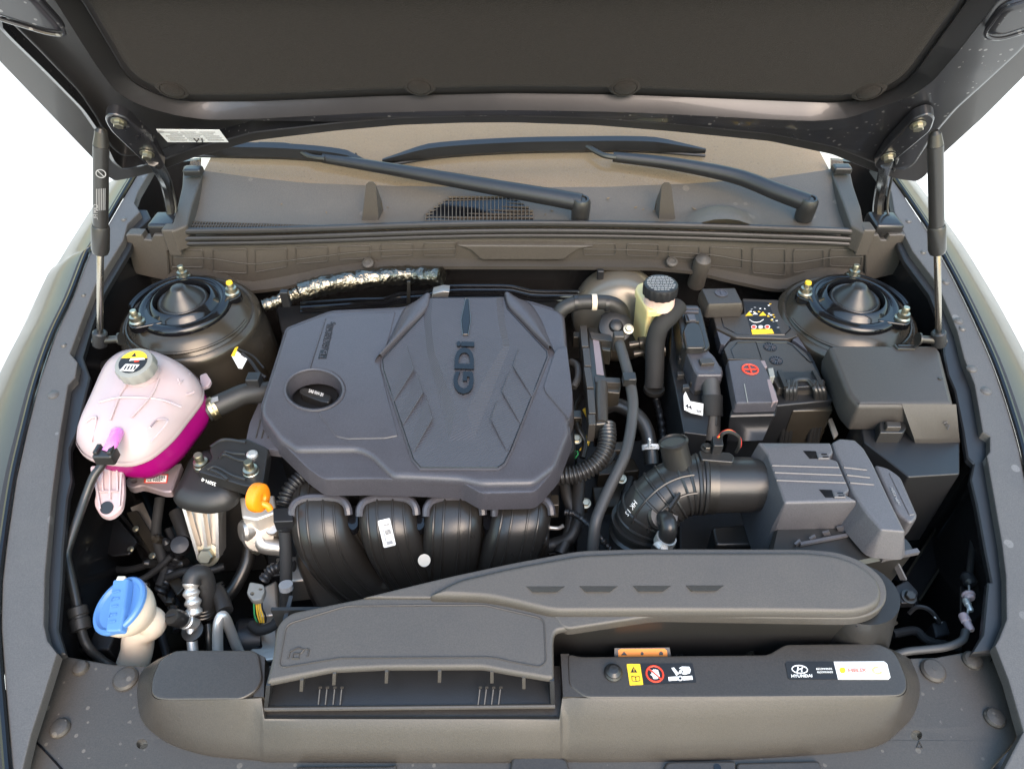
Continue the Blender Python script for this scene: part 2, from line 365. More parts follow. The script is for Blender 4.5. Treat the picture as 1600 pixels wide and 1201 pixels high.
def wing(side, SEAL, IN, LIP, s, clips):
    P = T(FS, SEAL)
    t = thing("front_wing", f"dark grey metallic front wing along the {side} edge of the engine bay", "car wing", P[6], "front wings of the car")
    prof = [(.004, -.002), (.010, .0), (.030, -.008), (.075, -.035), (.125, -.10), (.16, -.22), (.16, -.42)]
    rows = []
    for k, p in enumerate(P):
        a, b = P[max(k - 1, 0)], P[min(k + 1, len(P) - 1)]; d = (b - a); o = V((-d.y, d.x, 0)).normalized()
        if o.x * s < 0: o = -o
        rows.append([p + o * (x * (1 + .25 * k / len(P))) + V((0, 0, z)) for x, z in prof])
    rows2 = []
    for c in zip(*rows): rows2.append(cr(c, 4))
    bm = NB(); loft(bm, rows2, closed=False); ob("wing_panel", bm, PAINT, t)
    bm = NB(); tube(bm, [p + V((0, 0, .002)) for p in P], .0045, 8, 4); ob("edge_seal", bm, GLOSSB, t)
    A = cr(P, 3); t2 = thing("side_trim", f"grained grey plastic trim strip with push clips on the {side} bay edge", "trim strip", T(FS, IN)[8], "side trims of the engine bay")
    dn = V((0, 0, -1))
    bm = NB(); slab(bm, [p - V((s * .004, 0, 0)) for p in P] + T(FS, IN)[::-1], [(.003, -.001), (.001, .0), (0, .002), (0, .014)]); ob("strip", bm, TRIM, t2, wn=True)
    L1 = T(FS, LIP); i0 = next(i for i, p in enumerate(IN) if p[1] > 312); i1 = max(i for i, p in enumerate(IN) if p[1] < 1022)
    I1 = T(FS, IN[i0:i1 + 1])
    bm = NB(); slab(bm, [p - V((0, 0, .012)) for p in [q + V((s * .012, 0, 0)) for q in I1] + L1[::-1]], [(.002, 0), (0, .002), (0, .01)]); ob("lip", bm, BLACK, t2, wn=True)
    for x, y, r in clips:
        c = FS(x, y); bm = NB(); lathe(bm, c - V((0, 0, .001)), (0, 0, 1), [(r, 0), (r * .95, .002), (r * .6, .0042), (0, .0048)], 16); ob("push_clip", bm, TRIM, t2)
    # inner side of the body below the trim
    W = [p + V((s * .015, 0, -.02)) for p in I1]
    rows = [cr(W, 2), [q + V((-s * .01, 0, -.06)) for q in cr(W, 2)], [q + V((-s * .012, 0, -.2)) for q in cr(W, 2)], [q + V((-s * .0, 0, -.5)) for q in cr(W, 2)]]
    return rows
RL = wing("left", SEAL_L, IN_L, LIP_L, -1, [(194, 343, .006), (131, 462, .004), (100, 540, .005), (84, 616, .009)])
RR = wing("right", SEAL_R, IN_R, LIP_R, 1, [(1419, 346, .006), (1442, 395, .005), (1477, 441, .007), (1497, 501, .008), (1503, 514, .006), (1518, 576, .008), (1540, 610, .009)])
shell = thing("body_shell", "black painted sheet metal walls enclosing the engine bay behind all parts", "car body", (0, .8, .40))
for R in (RL, RR):
    bm = NB(); loft(bm, R, closed=False); ob("side_wall", bm, BODY, shell)
bm = NB(); fw = [[V((x, 1.19 - .05 * (x / .6) ** 2, z)) for x in [i * .1 - .7 for i in range(15)]] for z in (.30, .5, .7, .80, .86)]
for k, r in enumerate(fw):
    for p in r: p.y += (.0, .0, .01, .03, .05)[k]
loft(bm, fw, closed=False); ob("firewall", bm, BODY, shell)
bm = NB(); box(bm, (0, .8, .33), 1.7, 1.1, .02); ob("floor_pan", bm, BODY, shell)
bm = NB(); box(bm, (0, .405, .53), 1.3, .02, .44); ob("front_support", bm, BODY, shell)
for q in ([(196, 262), (312, 250), (312, 385), (188, 385)], [(1412, 262), (1300, 250), (1300, 385), (1418, 385)]):
    bm = NB(); slab(bm, T(vy(1.36), q), [(0, 0), (0, .01)], dn=V((0, 1, 0))); ob("hinge_pocket", bm, BODY, shell)
# chassis rails glimpsed at both sides
bm = NB(); bar(bm, pl(.62)(1500, 735), pl(.60)(1402, 925), .05, .05); ob("chassis_rail", bm, BODY, shell)
bm = NB(); bar(bm, pl(.58)(205, 800), pl(.55)(300, 960), .045, .05); ob("chassis_rail", bm, BODY, shell)
bm = NB(); slab(bm, rr(T(pl(.66), [(150, 815), (185, 810), (215, 845), (203, 865), (175, 868), (140, 845)]), .004), rp(.002, .004)); ob("bracket_plate", bm, BODY, shell)
for a, b in (((190, 805, .64), (255, 890, .62)), ((110, 840, .66), (168, 910, .63)), ((1545, 700, .72), (1500, 760, .62)), ((1520, 790, .66), (1440, 900, .62))):
    bm = NB(); tube(bm, tz([a, b]), .003, 8, 1); ob("panel_flange", bm, DARKMET, shell)
bm = NB(); lathe(bm, pl(.65)(192, 844), (0, 0, 1), [(.004, 0), (.004, .002), (0, .002)], 12); ob("rivet", bm, ZINC, shell)
# ================================================================ bonnet
LO = [(0, 97), (75, 175), (147, 250), (167, 275), (180, 282), (200, 279), (250, 267), (300, 247), (400, 219), (525, 204), (625, 195), (725, 191.5), (800, 191), (925, 195), (1050, 205), (1200, 220), (1300, 241), (1365, 268), (1400, 279), (1415, 281), (1432, 283), (1446, 275), (1472, 242), (1540, 180), (1600, 120)]
RO = [(0, 55), (60, 112), (120, 172), (148, 212), (170, 255), (188, 268), (205, 268), (250, 258), (300, 239), (400, 212), (525, 198), (625, 190), (725, 187), (800, 186.5), (925, 190), (1050, 199), (1200, 214), (1300, 234), (1360, 258), (1398, 268), (1415, 270), (1432, 260), (1460, 218), (1500, 172), (1545, 132), (1600, 82)]
RI = [(85, 0), (150, 102), (178, 140), (200, 156), (225, 167), (275, 181), (325, 188), (400, 186), (575, 177), (690, 173.5), (800, 172.5), (950, 175), (1050, 179), (1200, 187), (1275, 190), (1325, 185), (1375, 168), (1425, 150), (1457, 128), (1500, 78), (1560, 0)]
LI = [(127, 0), (175, 80), (195, 115), (217, 134), (260, 152), (300, 158), (400, 157.5), (600, 149), (800, 144.5), (975, 147), (1200, 156), (1300, 160), (1362, 154), (1400, 138), (1425, 118), (1457, 73), (1510, 0)]
def hx(n, px, e=.22):
    p = T(hp(n), px); a = p[0] + HS * e; b = p[-1] + HS * e; a.x *= .97; b.x *= .97
    return [a] + p + [b]
hood = thing("bonnet", "raised dark grey bonnet seen from below with black felt lining", "car bonnet", HO)
bm = NB(); slab(bm, rr(hx(.004, LO), .01, 3), [(.004, -.003), (.0, 0), (.002, .012)], dn=-HN); ob("outer_skin", bm, PAINTH, hood)
bm = NB(); slab(bm, rr(hx(.034, RO, .20), .012, 3), [(.010, 0), (.004, .002), (.001, .006), (0, .026)], dn=-HN, holes=[rr(hx(.034, RI, .14), .012, 3)], hd=.002); ob("inner_frame", bm, PAINTD, hood, wn=True)
bm = NB(); rows = [rs(rr(hx(n_, q, e), .012, 3), 120) for n_, q, e in ((.0345, RI, .14), (.0335, [(x, y - 1) for x, y in RI], .14), (.0135, [(x + (2 if x > 800 else -2), y + 1.5) for x, y in LI], .135), (.008, LI, .13))]; loft(bm, rows, closed=False); ob("recess_wall", bm, PAINTH, hood, sharp=50)
bm = NB(); slab(bm, rr(hx(.020, LI, .12), .02, 4), [(.020, 0), (.012, .0015), (.006, .005), (.0, .012)], dn=-HN); ob("felt_lining", bm, LINER, hood, wn=True)
for x, y in ((269, 142), (655, 137), (977, 138), (1358, 145)):
    bm = NB(); c = hp(.021)(x, y)
    lathe(bm, c, HN, [(.022, -.004), (.019, -.001), (.0155, .0), (.015, -.002), (.0145, -.0005), (.011, .0018), (0, .0026)], 22)
    ob("lining_clip", bm, LINER, hood)
for pts in ([(-40, 18), (75, 53), (103, 56), (97, 42), (62, 3), (48, -8), (-40, -30)], [(1640, -6), (1566, 14), (1535, 56), (1560, 63), (1640, 38)]):
    bm = NB(); slab(bm, rr(T(hp(.041), pts), .012), [(.010, 0), (.005, .001), (.001, .004), (0, .008)], dn=-HN); ob("stamped_bead", bm, PAINTD, hood, wn=True)
    bm = NB(); P = T(hp(.042), pts); tube(bm, cr(rr(P, .012), 1), .0022, 6, 1); ob("stamped_edge", bm, PAINTD, hood)
# emission label
lb = hp(.0350)
decal("information_label", lb, [(244, 202), (343, 203), (357, 222), (262, 222)], mat("silver label", (.55, .56, .56), .4), hood, t=.0004, dn=-HN)
l2 = hp(.0362)
for k in range(5):
    bm = NB(); y = 206.2 + k * 3.1; x = 252 + k * 3.4
    for a, b in ((0, .30), (.34, .62), (.68, .97)) if k != 1 else ((.12, .9),):
        w_ = 86; q = T(l2, [(x + w_ * a, y), (x + w_ * b, y), (x + w_ * b + 1, y + 1.3), (x + w_ * a + 1, y + 1.3)])
        slab(bm, q, [(0, 0), (0, .0006)], dn=-HN)
    ob("print_line", bm, GREYP, hood)
tquad("lettering", "V1", l2, [(303, 222), (317, 222), (302, 216)], DARKP, hood)
bm = NB(); lathe(bm, l2(251, 206), HN, [(.0045, -.0005), (.0045, .0005), (.003, .0005)], 18, .55); ob("emblem", bm, GREYP, hood)
# hinges
def hinge(side, plate, bolts, arm):
    bm = NB(); slab(bm, rr(T(hp(.052), plate), .01), rp(.003, .015), dn=-HN); t = ob("hinge", bm, PAINTD, hood, wn=True)
    for x, y in bolts:
        bm = NB(); hexbolt(bm, hp(.053)(x, y), HN, .0068); ob("bolt", bm, ZINC, t)
    bm = NB(); tube(bm, arm, .009, 8, 4); ob("hinge_arm", bm, BODY, t)
    bm = NB(); tube(bm, [p + V((.012, -.004, .008)) for p in arm], .0022, 6, 4); ob("arm_edge", bm, DARKMET, t)
    bm = NB(); box(bm, arm[-1], .05, .05, .03, b=.006); ob("hinge_base", bm, BODY, t)
hinge("left", [(162, 186), (172, 178), (196, 184), (240, 226), (258, 262), (250, 268), (226, 256), (172, 205)], [(186, 190), (230, 240)], [hp(.05)(238, 250), vy(1.17)(258, 285), vy(1.18)(268, 330), vy(1.16)(262, 352)])
hinge("right", [(1462, 184), (1450, 178), (1428, 186), (1385, 232), (1366, 262), (1376, 268), (1398, 252), (1455, 205)], [(1434, 195), (1388, 244)], [hp(.05)(1385, 254), vy(1.17)(1378, 285), vy(1.18)(1372, 330), vy(1.16)(1380, 352)])
# gas struts
def at_row(A, B, y):                        # point of the segment A-B that shows at picture row y
    lo, hi = 0., 1.
    def row(p): d = p - CAM; return 600.5 - F * (d.y * ST + d.z * CT) / (d.y * CT - d.z * ST)
    for _ in range(40):
        m = (lo + hi) / 2
        if row(A.lerp(B, m)) < y: lo = m
        else: hi = m
    return A.lerp(B, lo)
def strut(side, top, bot, lab):
    A, B = hp(.075)(*top), pl(.905)(*bot); g = lambda y: at_row(A, B, y); ax = (A - B).normalized()
    t = thing("gas_strut", f"black gas strut with bare steel rod holding the bonnet at the {side}", "gas strut", B, "bonnet gas struts")
    def rod(n, y0, y1, r, m, prof=None):
        bm = NB(); a, b = g(y0), g(y1); L = (b - a).length
        lathe(bm, a, b - a, prof(L) if prof else [(r * .8, 0), (r, .002), (r, L - .002), (r * .8, L)], 20); return ob(n, bm, m, t)
    rod("cylinder", 226, 354, .0098, SATIN); rod("sleeve", 352, 395, .0118, SATIN, lambda L: [(.0105, 0), (.0118, .003), (.0118, L - .006), (.010, L)])
    rod("piston_rod", 394, 523, .0046, STEEL)
    rod("end_socket", 196, 227, .0085, DARKMET, lambda L: [(.004, 0), (.0075, .004), (.0082, L * .5), (.0098, L)])
    rod("end_socket", 518, 543, .0105, BLACK)
    bm = NB(); lathe(bm, g(532), (1 if side == "left" else -1, 0, .1), [(.006, -.01), (.006, .03), (.01, .031), (.01, .034)], 14); ob("ball_stud", bm, DARKMET, t)
    if lab:
        for k, (y, h) in enumerate(((256, .010),)):
            c = g(266); d = (CAM - c); d = (d - ax * d.dot(ax)).normalized(); bm = NB()
            x = d.cross(ax); q = [c + d * .0100 + (x * cos(a) + ax * sin(a)) * .0062 for a in [i * pi / 9 for i in range(18)]]
            q2 = [c + d * .0100 + (x * cos(a) + ax * sin(a)) * .0050 for a in [i * pi / 9 for i in range(18)]]
            loft(bm, [q, [p + d * .0008 for p in q], [p + d * .0008 for p in q2], q2], True, False, False); ob("warning_ring", bm, GREYP, t)
            bm = NB(); bar(bm, c + d * .0106 + (x + ax) * .0038, c + d * .0106 - (x + ax) * .0038, .0012, .0006, d); ob("warning_slash", bm, GREYP, t)
        c = g(338); d = (CAM - c); d = (d - ax * d.dot(ax)).normalized(); x = d.cross(ax)
        text("lettering", "CAM F/L", c + d * .0101 + ax * .022 + x * .0034, -ax * .022, -x * .0052 * -1, GREYP, t)
        bm = NB()
        for k in range(6):
            c = g(312 - k * .5); o = c + d * .0101 + x * (.005 - k * .002); bar(bm, o + ax * .02, o - ax * .012, .0007, .0006, d)
        ob("print_line", bm, GREYP, t)
strut("left", (158, 200), (156, 540), True); strut("right", (1461, 204), (1467, 540), False)
# ================================================================ windscreen and dashboard
WS = pl(.972, 1.275, .5)
WL = [(296, 262), (319, 267), (408, 279), (479, 286), (568, 289.5), (700, 292), (800, 293), (950, 292), (1075, 287), (1200, 279), (1290, 266), (1318, 258)]
wsn = thing("windscreen", "windscreen glass above the cowl with a brown reflection mixed into its colour and dashboard showing through", "windscreen", WS(800, 293))
low = T(WS, WL); up = [p + V((p.x * .03, .55, .275)) for p in low]
bm = NB(); rows = []
for k in range(9):
    t = k / 8; rows.append([a.lerp(b, t) + V((0, 0, .02 * sin(t * pi))) for a, b in zip(low, up)])
rows.insert(0, [p + V((0, -.03, -.045)) for p in low])
loft(bm, rows, closed=False); ob("glass", bm, GLASS, wsn)
dsh = NB(); loft(dsh, [[p + V((0, -.10, -.10)) for p in low], [p + V((0, .05, -.035)) for p in low], [p + V((0, .3, -.01)) for p in low], [p + V((0, .62, .0)) for p in low], [p + V((0, .66, -.3)) for p in low]], closed=False)
tag(ob("dashboard", dsh, DASH), "brown dashboard top seen faintly through the tan tinted windscreen", "dashboard")
# ================================================================ cowl
cowl = thing("cowl_panel", "dusty grey plastic cowl panel with grilles between windscreen and engine bay", "cowl", (0, 1.16, .95))
LA = [(272, 363), (400, 361.5), (515, 358), (660, 353), (800, 350.5), (950, 351.5), (1100, 355), (1200, 358.5), (1300, 362), (1348, 365)]
CW = vy(1.163, .03)
A = T(CW, LA)
# top sheet
NX = 60
def along(pts, k, n=NX):
    x0, x1 = pts[0][0], pts[-1][0]; x = x0 + (x1 - x0) * k / n
    for a, b in zip(pts, pts[1:]):
        if x <= b[0] + 1e-6: t = (x - a[0]) / (b[0] - a[0]); return (x, a[1] + (b[1] - a[1]) * t)
WLx = [(296, 262)] + WL[1:-1] + [(1318, 258)]
ra = [CW(*along(LA, k)) for k in range(NX + 1)]; rw = [WS(*along(WLx, k)) for k in range(NX + 1)]
def dome(p):                                # bulge over the right wiper spindle
    c = CT2; d = math.hypot((p.x - c.x) / .060, (p.y - c.y) / .055); return .024 * max(0, 1 - d * d) ** .6 if d < 1 else 0
CT2 = pl(.957)(1130, 345)
rows = []
for j in range(13):
    t = j / 12; row = []
    for a, b in zip(ra, rw):
        p = a.lerp(b, t) + V((0, 0, -.012 * sin(pi * t) - .004 * (1 - t))); p.z += dome(p); row.append(p)
    rows.append(row)
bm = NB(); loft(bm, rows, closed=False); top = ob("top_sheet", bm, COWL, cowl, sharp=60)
def cowlz(x, y):                            # point on the sheet seen at a pixel
    z = .95
    for _ in range(12):
        p = pl(z)(x, y); k = min(max((x - 272) / (1348 - 272) * NX, 0), NX); a, b = ra[int(min(k, NX - 1))], rw[int(min(k, NX - 1))]
        t = min(max((p.y - a.y) / (b.y - a.y), 0), 1); q = a.lerp(b, t); z = q.z - .012 * sin(pi * t) - .004 * (1 - t)
    return p
# rubber seal on the front edge
bm = NB()
for dz, dy, r in ((0.002, 0, .0062), (-.011, -.003, .0052), (-.0205, -.004, .0045)):
    tube(bm, [p + V((0, dy, dz)) for p in A], r, 10, 4)
ob("lip_seal", bm, SATIN, cowl)
for x, s in ((272, -1), (1348, 1)):
    bm = NB(); c = CW(x, 372); box(bm, c, .022, .03, .05, b=.004); ob("seal_end", bm, COWLF, cowl, wn=True)
# front face
LC = [(262, 424), (300, 420), (330, 420), (352, 428), (372, 438), (397, 440), (444, 432), (515, 417), (586, 407), (657, 404), (740, 404), (800, 404), (900, 405), (1025, 406), (1087, 412), (1130, 422), (1200, 435), (1225, 437), (1245, 430), (1265, 421), (1300, 417), (1352, 424)]
LE = [(262, 436), (300, 431), (330, 430), (352, 440), (372, 452), (397, 454), (444, 448), (515, 430), (586, 419), (657, 416), (740, 416), (800, 416), (900, 416.5), (1025, 418), (1087, 424), (1130, 435), (1200, 450), (1225, 452), (1245, 447), (1265, 438), (1300, 430), (1352, 437)]
LB = [(262, 382), (276, 383), (400, 380), (515, 374), (660, 368), (800, 364.5), (950, 366), (1100, 371), (1200, 376), (1300, 382), (1352, 384)]
N2 = 90
fb = [CW(*along(LB, k, N2)) + V((0, .004, 0)) for k in range(N2 + 1)]; fc = [vy(1.168, .03)(*along(LC, k, N2)) for k in range(N2 + 1)]; fe = [vy(1.146, .03)(*along(LE, k, N2)) for k in range(N2 + 1)]
bm = NB(); rows = [fb] + [[a.lerp(b, t) + V((0, -.004 * sin(pi * t), 0)) for a, b in zip(fb, fc)] for t in (.25, .5, .75)] + [fc, [a + (b - a) * .5 + V((0, 0, -.001)) for a, b in zip(fc, fe)], fe, [p + V((0, .002, -.008)) for p in fe], [p + V((0, .03, -.01)) for p in fe]]
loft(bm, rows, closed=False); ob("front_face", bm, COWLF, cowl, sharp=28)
fcs = vy(1.1615, .03)
bm = NB(); P = rr(T(vy(1.156, .03), [(712, 383), (930, 384), (902, 391), (880, 406.5), (752, 406.5), (735, 391)]), .006); slab(bm, P, rp(.003, .012, 3, .004), dn=V((0, 1, 0))); ob("raised_step", bm, COWLF, cowl, wn=True)
for x0, x1, y0, y1, y2, y3 in ((268, 317, 391, 391, 417, 417), (332, 386, 390, 389, 424, 427), (398, 448, 389, 388, 425, 417), (462, 512, 387, 386, 412, 408), (529, 579, 385, 384, 406, 403), (595, 645, 382, 381, 401, 399), (662, 712, 380, 379, 399, 399), (912, 962, 380, 381, 398, 398), (980, 1029, 381, 382, 399, 401), (1045, 1093, 384, 385, 401, 404), (1110, 1160, 386, 388, 415, 419), (1176, 1227, 388, 389, 426, 430), (1240, 1287, 390, 390, 426, 418), (1297, 1347, 390, 391, 415, 416)):
    bm = NB(); P = rr(T(fcs, [(x0, y0), (x1, y1), (x1, y3), (x0, y2)]), .004, 3); tube(bm, P + [P[0]], .0008, 5, 1, False); ob("embossed_frame", bm, COWLF, cowl)
bm = NB(); tube(bm, T(vy(1.1605, .03), [(272, 402), (330, 404), (390, 412), (450, 407), (560, 394), (660, 390), (712, 389)]), .0007, 5, 4); tube(bm, T(vy(1.1605, .03), [(912, 389), (1000, 391), (1110, 398), (1170, 408), (1240, 411), (1300, 402), (1348, 401)]), .0007, 5, 4); ob("mould_line", bm, COWLF, cowl)
for x, y in ((575, 411), (1050, 409)):
    bm = NB(); lathe(bm, vy(1.152, .03)(x, y), (0, -.5, 1), [(.011, 0), (.010, .002), (.006, .0035), (.005, .002), (0, .002)], 16); ob("push_clip", bm, COWLF, cowl)
bm = NB(); lathe(bm, vy(1.14)(1097, 412), (0, -.25, 1), [(.016, -.055), (.015, -.02), (.0165, 0), (.014, .012), (.006, .018), (0, .019)], 20); ob("drain_spout", bm, COWLF, cowl)
# grilles: a flat black sheet stands for the shaded opening, crossed bars above
def grille(poly, nx, ny, gx):
    S = lambda x, y: cowlz(x, y) + V((0, 0, .0015))
    P = [S(*q) for q in poly]; bm = NB(); slab(bm, P, [(0, 0), (0, .0008)]); ob("grille_dark_sheet", bm, GLOSSB, cowl)
    bm = NB(); (x00, y00), (x10, y10), (x11, y11), (x01, y01) = poly
    q = lambda u, v: S((x00 * (1 - u) + x10 * u) * (1 - v) + (x01 * (1 - u) + x11 * u) * v, (y00 * (1 - u) + y10 * u) * (1 - v) + (y01 * (1 - u) + y11 * u) * v) + V((0, 0, .002))
    for i in range(nx + 1): bar(bm, q(i / nx, 0), q(i / nx, 1), gx, .004)
    for j in range(ny + 1):
        for i in range(8): bar(bm, q(i / 8, j / ny), q((i + 1) / 8, j / ny), .0011, .0045)
    ob("grille_bars", bm, COWLF, cowl, kind="stuff")
grille([(302, 350), (500, 356.5), (500, 357.5), (296, 361)], 46, 2, .0013)
S = lambda x, y: cowlz(x, y) + V((0, 0, .0015))
bm = NB(); slab(bm, T(S, [(664, 349), (668, 334), (700, 312), (716, 308), (800, 309), (815, 318), (832, 331), (833, 349)]), [(0, 0), (0, .0008)]); ob("grille_dark_sheet", bm, GLOSSB, cowl)
def gtop(x): return 334 - (x - 668) * .72 if x < 700 else 311 - (x - 700) * .1 if x < 716 else 309 if x < 800 else 309 + (x - 800) * .69
bm = NB()
for k in range(29):
    x = 665 + k * 6
    if x > 832: break
    bar(bm, S(x, max(309, gtop(x))) + V((0, 0, .002)), S(x, 349.5) + V((0, 0, .002)), .0012, .004)
for k in range(8):
    y = 311 + k * 5.4; xs = [x for x in range(664, 834) if gtop(x) <= y]
    for j in range(10):
        a, b = xs[0] + (xs[-1] - xs[0]) * j / 10, xs[0] + (xs[-1] - xs[0]) * (j + 1) / 10
        bar(bm, S(a, y) + V((0, 0, .0026)), S(b, y) + V((0, 0, .0026)), .0016, .0042)
ob("grille_bars", bm, COWL, cowl, kind="stuff")
# uprights that meet the bonnet
for (x, y0, y1, s) in ((580, 347, 286, 1), (1041, 349, 287, -1)):
    S = vy(1.195); p = lambda dx, y, dy=0: vy(1.195 + dy)(x + dx * s, y)
    bm = NB(); f = [p(-15, y0), p(12, y0 + 1), p(7, y1 + 2), p(3, y1 - 2), p(-4, y1 - 2), p(-8, y1 + 2)]
    b = [p(-14, y0 - 2, .03), p(22, y0 - 4, .03), p(16, y1 + 26, .03), p(6, y1, .015), p(-3, y1, .015), p(-8, y1 + 4, .015)]
    loft(bm, [f, b]); ob("upright", bm, COWLF, cowl, wn=True)
# raised ends of the panel
for q, s in (([(266, 362), (292, 352), (300, 320), (318, 268), (300, 258), (286, 258), (284, 290), (276, 325)], -1), ([(1352, 364), (1330, 352), (1318, 318), (1298, 266), (1316, 258), (1328, 262), (1334, 290), (1346, 325)], 1)):
    bm = NB(); slab(bm, rr(T(pl(.972, 1.15, .10), q), .006), rp(.004, .04, 3)); ob("end_wall", bm, COWLF, cowl, wn=True)
    c = pl(.998)(*((302, 266) if s < 0 else (1315, 263))); bm = NB(); box(bm, c, .034, .022, .012, b=.005); ob("end_pad", bm, SATIN, cowl, wn=True)
# end brackets with a notch
for q, s in (([(196, 368), (200, 366), (221, 367), (225, 374), (236, 375), (240, 367), (268, 367), (274, 384), (262, 392), (264, 440), (210, 428), (200, 390)], -1), ([(1415, 368), (1410, 366), (1390, 367), (1385, 375), (1377, 375), (1373, 367), (1352, 367), (1348, 384), (1352, 392), (1352, 440), (1402, 428), (1410, 390)], 1)):
    bm = NB(); slab(bm, T(vy(1.128), q), [(.002, 0), (0, .002), (0, .02)], dn=V((0, 1, 0))); ob("end_bracket", bm, COWLF, cowl, wn=True)
lf = NB()
for x, y in ((510, 333), (606, 325), (862, 330), (950, 311), (993, 325), (1005, 328), (1084, 327), (922, 346), (1080, 351), (1022, 331), (852, 336), (700, 345), (440, 320), (1180, 290)):
    c = cowlz(x, y) + V((0, 0, .002)); a = random.random() * 6; l = .002 + random.random() * .0035
    u = V((cos(a), sin(a), .3)) * l; v = V((-sin(a), cos(a), .2)) * l * .5
    slab(lf, [c - u, c + v, c + u, c - v], [(0, 0), (0, .0006)])
o = ob("leaf_crumbs", lf, mat("dry leaf", (.16, .11, .06), .8), kind="stuff"); tag(o, "tiny dry leaf crumbs scattered on the cowl panel", "debris")
# ================================================================ wipers
WA = pl(.985, 1.19, .27); WB = pl(.990, 1.275, .5)
def wiper(which, arm, strap, blade, pivot, seam):
    t = thing("wiper", which, "wiper", WA(*pivot), "windscreen wipers")
    bm = NB(); P = T(WA, arm); n = len(P)
    tube(bm, P, lambda q, l: .0095 + .0070 * (1 - q), 12, 6)
    for v in bm.verts: pass
    ob("arm", bm, BLACK, t)
    bm = NB(); tube(bm, T(pl(.99, 1.19, .27), strap), .0052, 8, 5); ob("arm_strap", bm, DARKMET, t)
    bm = NB(); Q = cr(T(WB, blade), 5); R = []
    for i, p in enumerate(Q):
        k = i / (len(Q) - 1); e = min(1, .25 + 5 * min(k, 1 - k)); d = (Q[min(i + 1, len(Q) - 1)] - Q[max(i - 1, 0)]).normalized(); s = V((0, .9, .45)); n_ = V((0, -.45, .9))
        R.append([p + s * .012 * e + n_ * .002, p + s * .007 * e + n_ * .020 * e, p - s * .006 * e + n_ * .022 * e, p - s * .013 * e + n_ * .004, p - s * .010 * e - n_ * .004])
    loft(bm, R); ob("blade", bm, BLACK, t, sharp=40)
    bm = NB(); tube(bm, [p - V((0, .42, .6)) * .012 for p in Q], .003, 6, 1); ob("rubber_lip", bm, RUBBER, t)
    for i in seam:
        bm = NB(); tube(bm, [Q[i] + V((0, .010, .010)), Q[i] + V((0, .001, .0165)), Q[i] + V((0, -.008, .009))], .0011, 6, 2); ob("blade_joint", bm, GLOSSB, t)
    bm = NB(); c = WA(*pivot); lathe(bm, c - V((0, 0, .03)), (0, -.1, 1), [(.016, 0), (.017, .022), (.0165, .036), (.013, .042), (.010, .042), (.009, .039), (.006, .041), (0, .041)], 24); ob("spindle_cap", bm, SATIN, t)
wiper("left windscreen wiper whose arm reaches from the middle grille towards the left", [(908, 317), (860, 308), (745, 288), (620, 266), (505, 247)], [(508, 248), (486, 245), (472, 238), (458, 230), (442, 227), (405, 226)], [(300, 236), (380, 238), (450, 240), (520, 246), (582, 258)], (908, 318), (18,))
wiper("right windscreen wiper whose arm ends at the cap beside the right hinge", [(1262, 317), (1215, 300), (1148, 275), (1050, 256), (958, 245)], [(962, 246), (944, 243), (928, 235), (912, 226), (890, 222), (830, 224)], [(598, 252), (690, 238), (800, 231), (900, 229), (1000, 229), (1102, 236)], (1262, 317), (5, 20))
# ================================================================ radiator cover across the front
sh = thing("radiator_cover", "wide grained grey plastic cover with push clips and stickers along the front edge", "engine bay cover", (0, .36, .76))
SB = pl(.77, .40, .06)
base = [(95, 1023), (112, 1026), (175, 1037), (235, 1040), (300, 1050), (1360, 1046), (1424, 1027), (1462, 1026), (1512, 1017), (1549, 1011), (1572, 1066), (1595, 1135), (1586, 1160), (1530, 1225), (1500, 1290), (20, 1290), (42, 1210), (57, 1150)]
bm = NB(); hol = []
for x, y, rx, ry in ((222, 1162, 9, 8), (1432, 1148, 9, 8)):
    hol.append([SB(x + rx * cos(a), y + ry * sin(a)) for a in [k * pi / 8 for k in range(16)]])
slab(bm, T(SB, base), [(.003, -.0005), (.001, .0003), (0, .002), (0, .012)], holes=hol); ob("lower_panel", bm, SHROUD2, sh, wn=True)
for x, y, r in ((127, 1044, .0095), (197, 1061, .0145), (95, 1138, .011), (1457, 1048, .0145), (1518, 1032, .0115), (1553, 1122, .0115)):
    bm = NB(); lathe(bm, SB(x, y), (0, -.05, 1), [(r * 1.02, -.002), (r, .003), (r * .82, .0058), (r * .4, .0072), (0, .0075)], 22)
    o = ob("push_clip", bm, SHROUD2, sh); bm = NB(); lathe(bm, SB(x, y) + V((0, 0, .0071)), (0, 0, 1), [(r * .2, 0), (r * .2, .0006), (0, .0006)], 10); ob("clip_pin", bm, SHROUD2, o)
for q in ([(54, 1156), (76, 1178), (100, 1205), (130, 1240)],):
    bm = NB(); tube(bm, [p + V((0, 0, .0006)) for p in T(SB, q)], .0012, 6, 2); ob("panel_seam", bm, GLOSSB, sh)
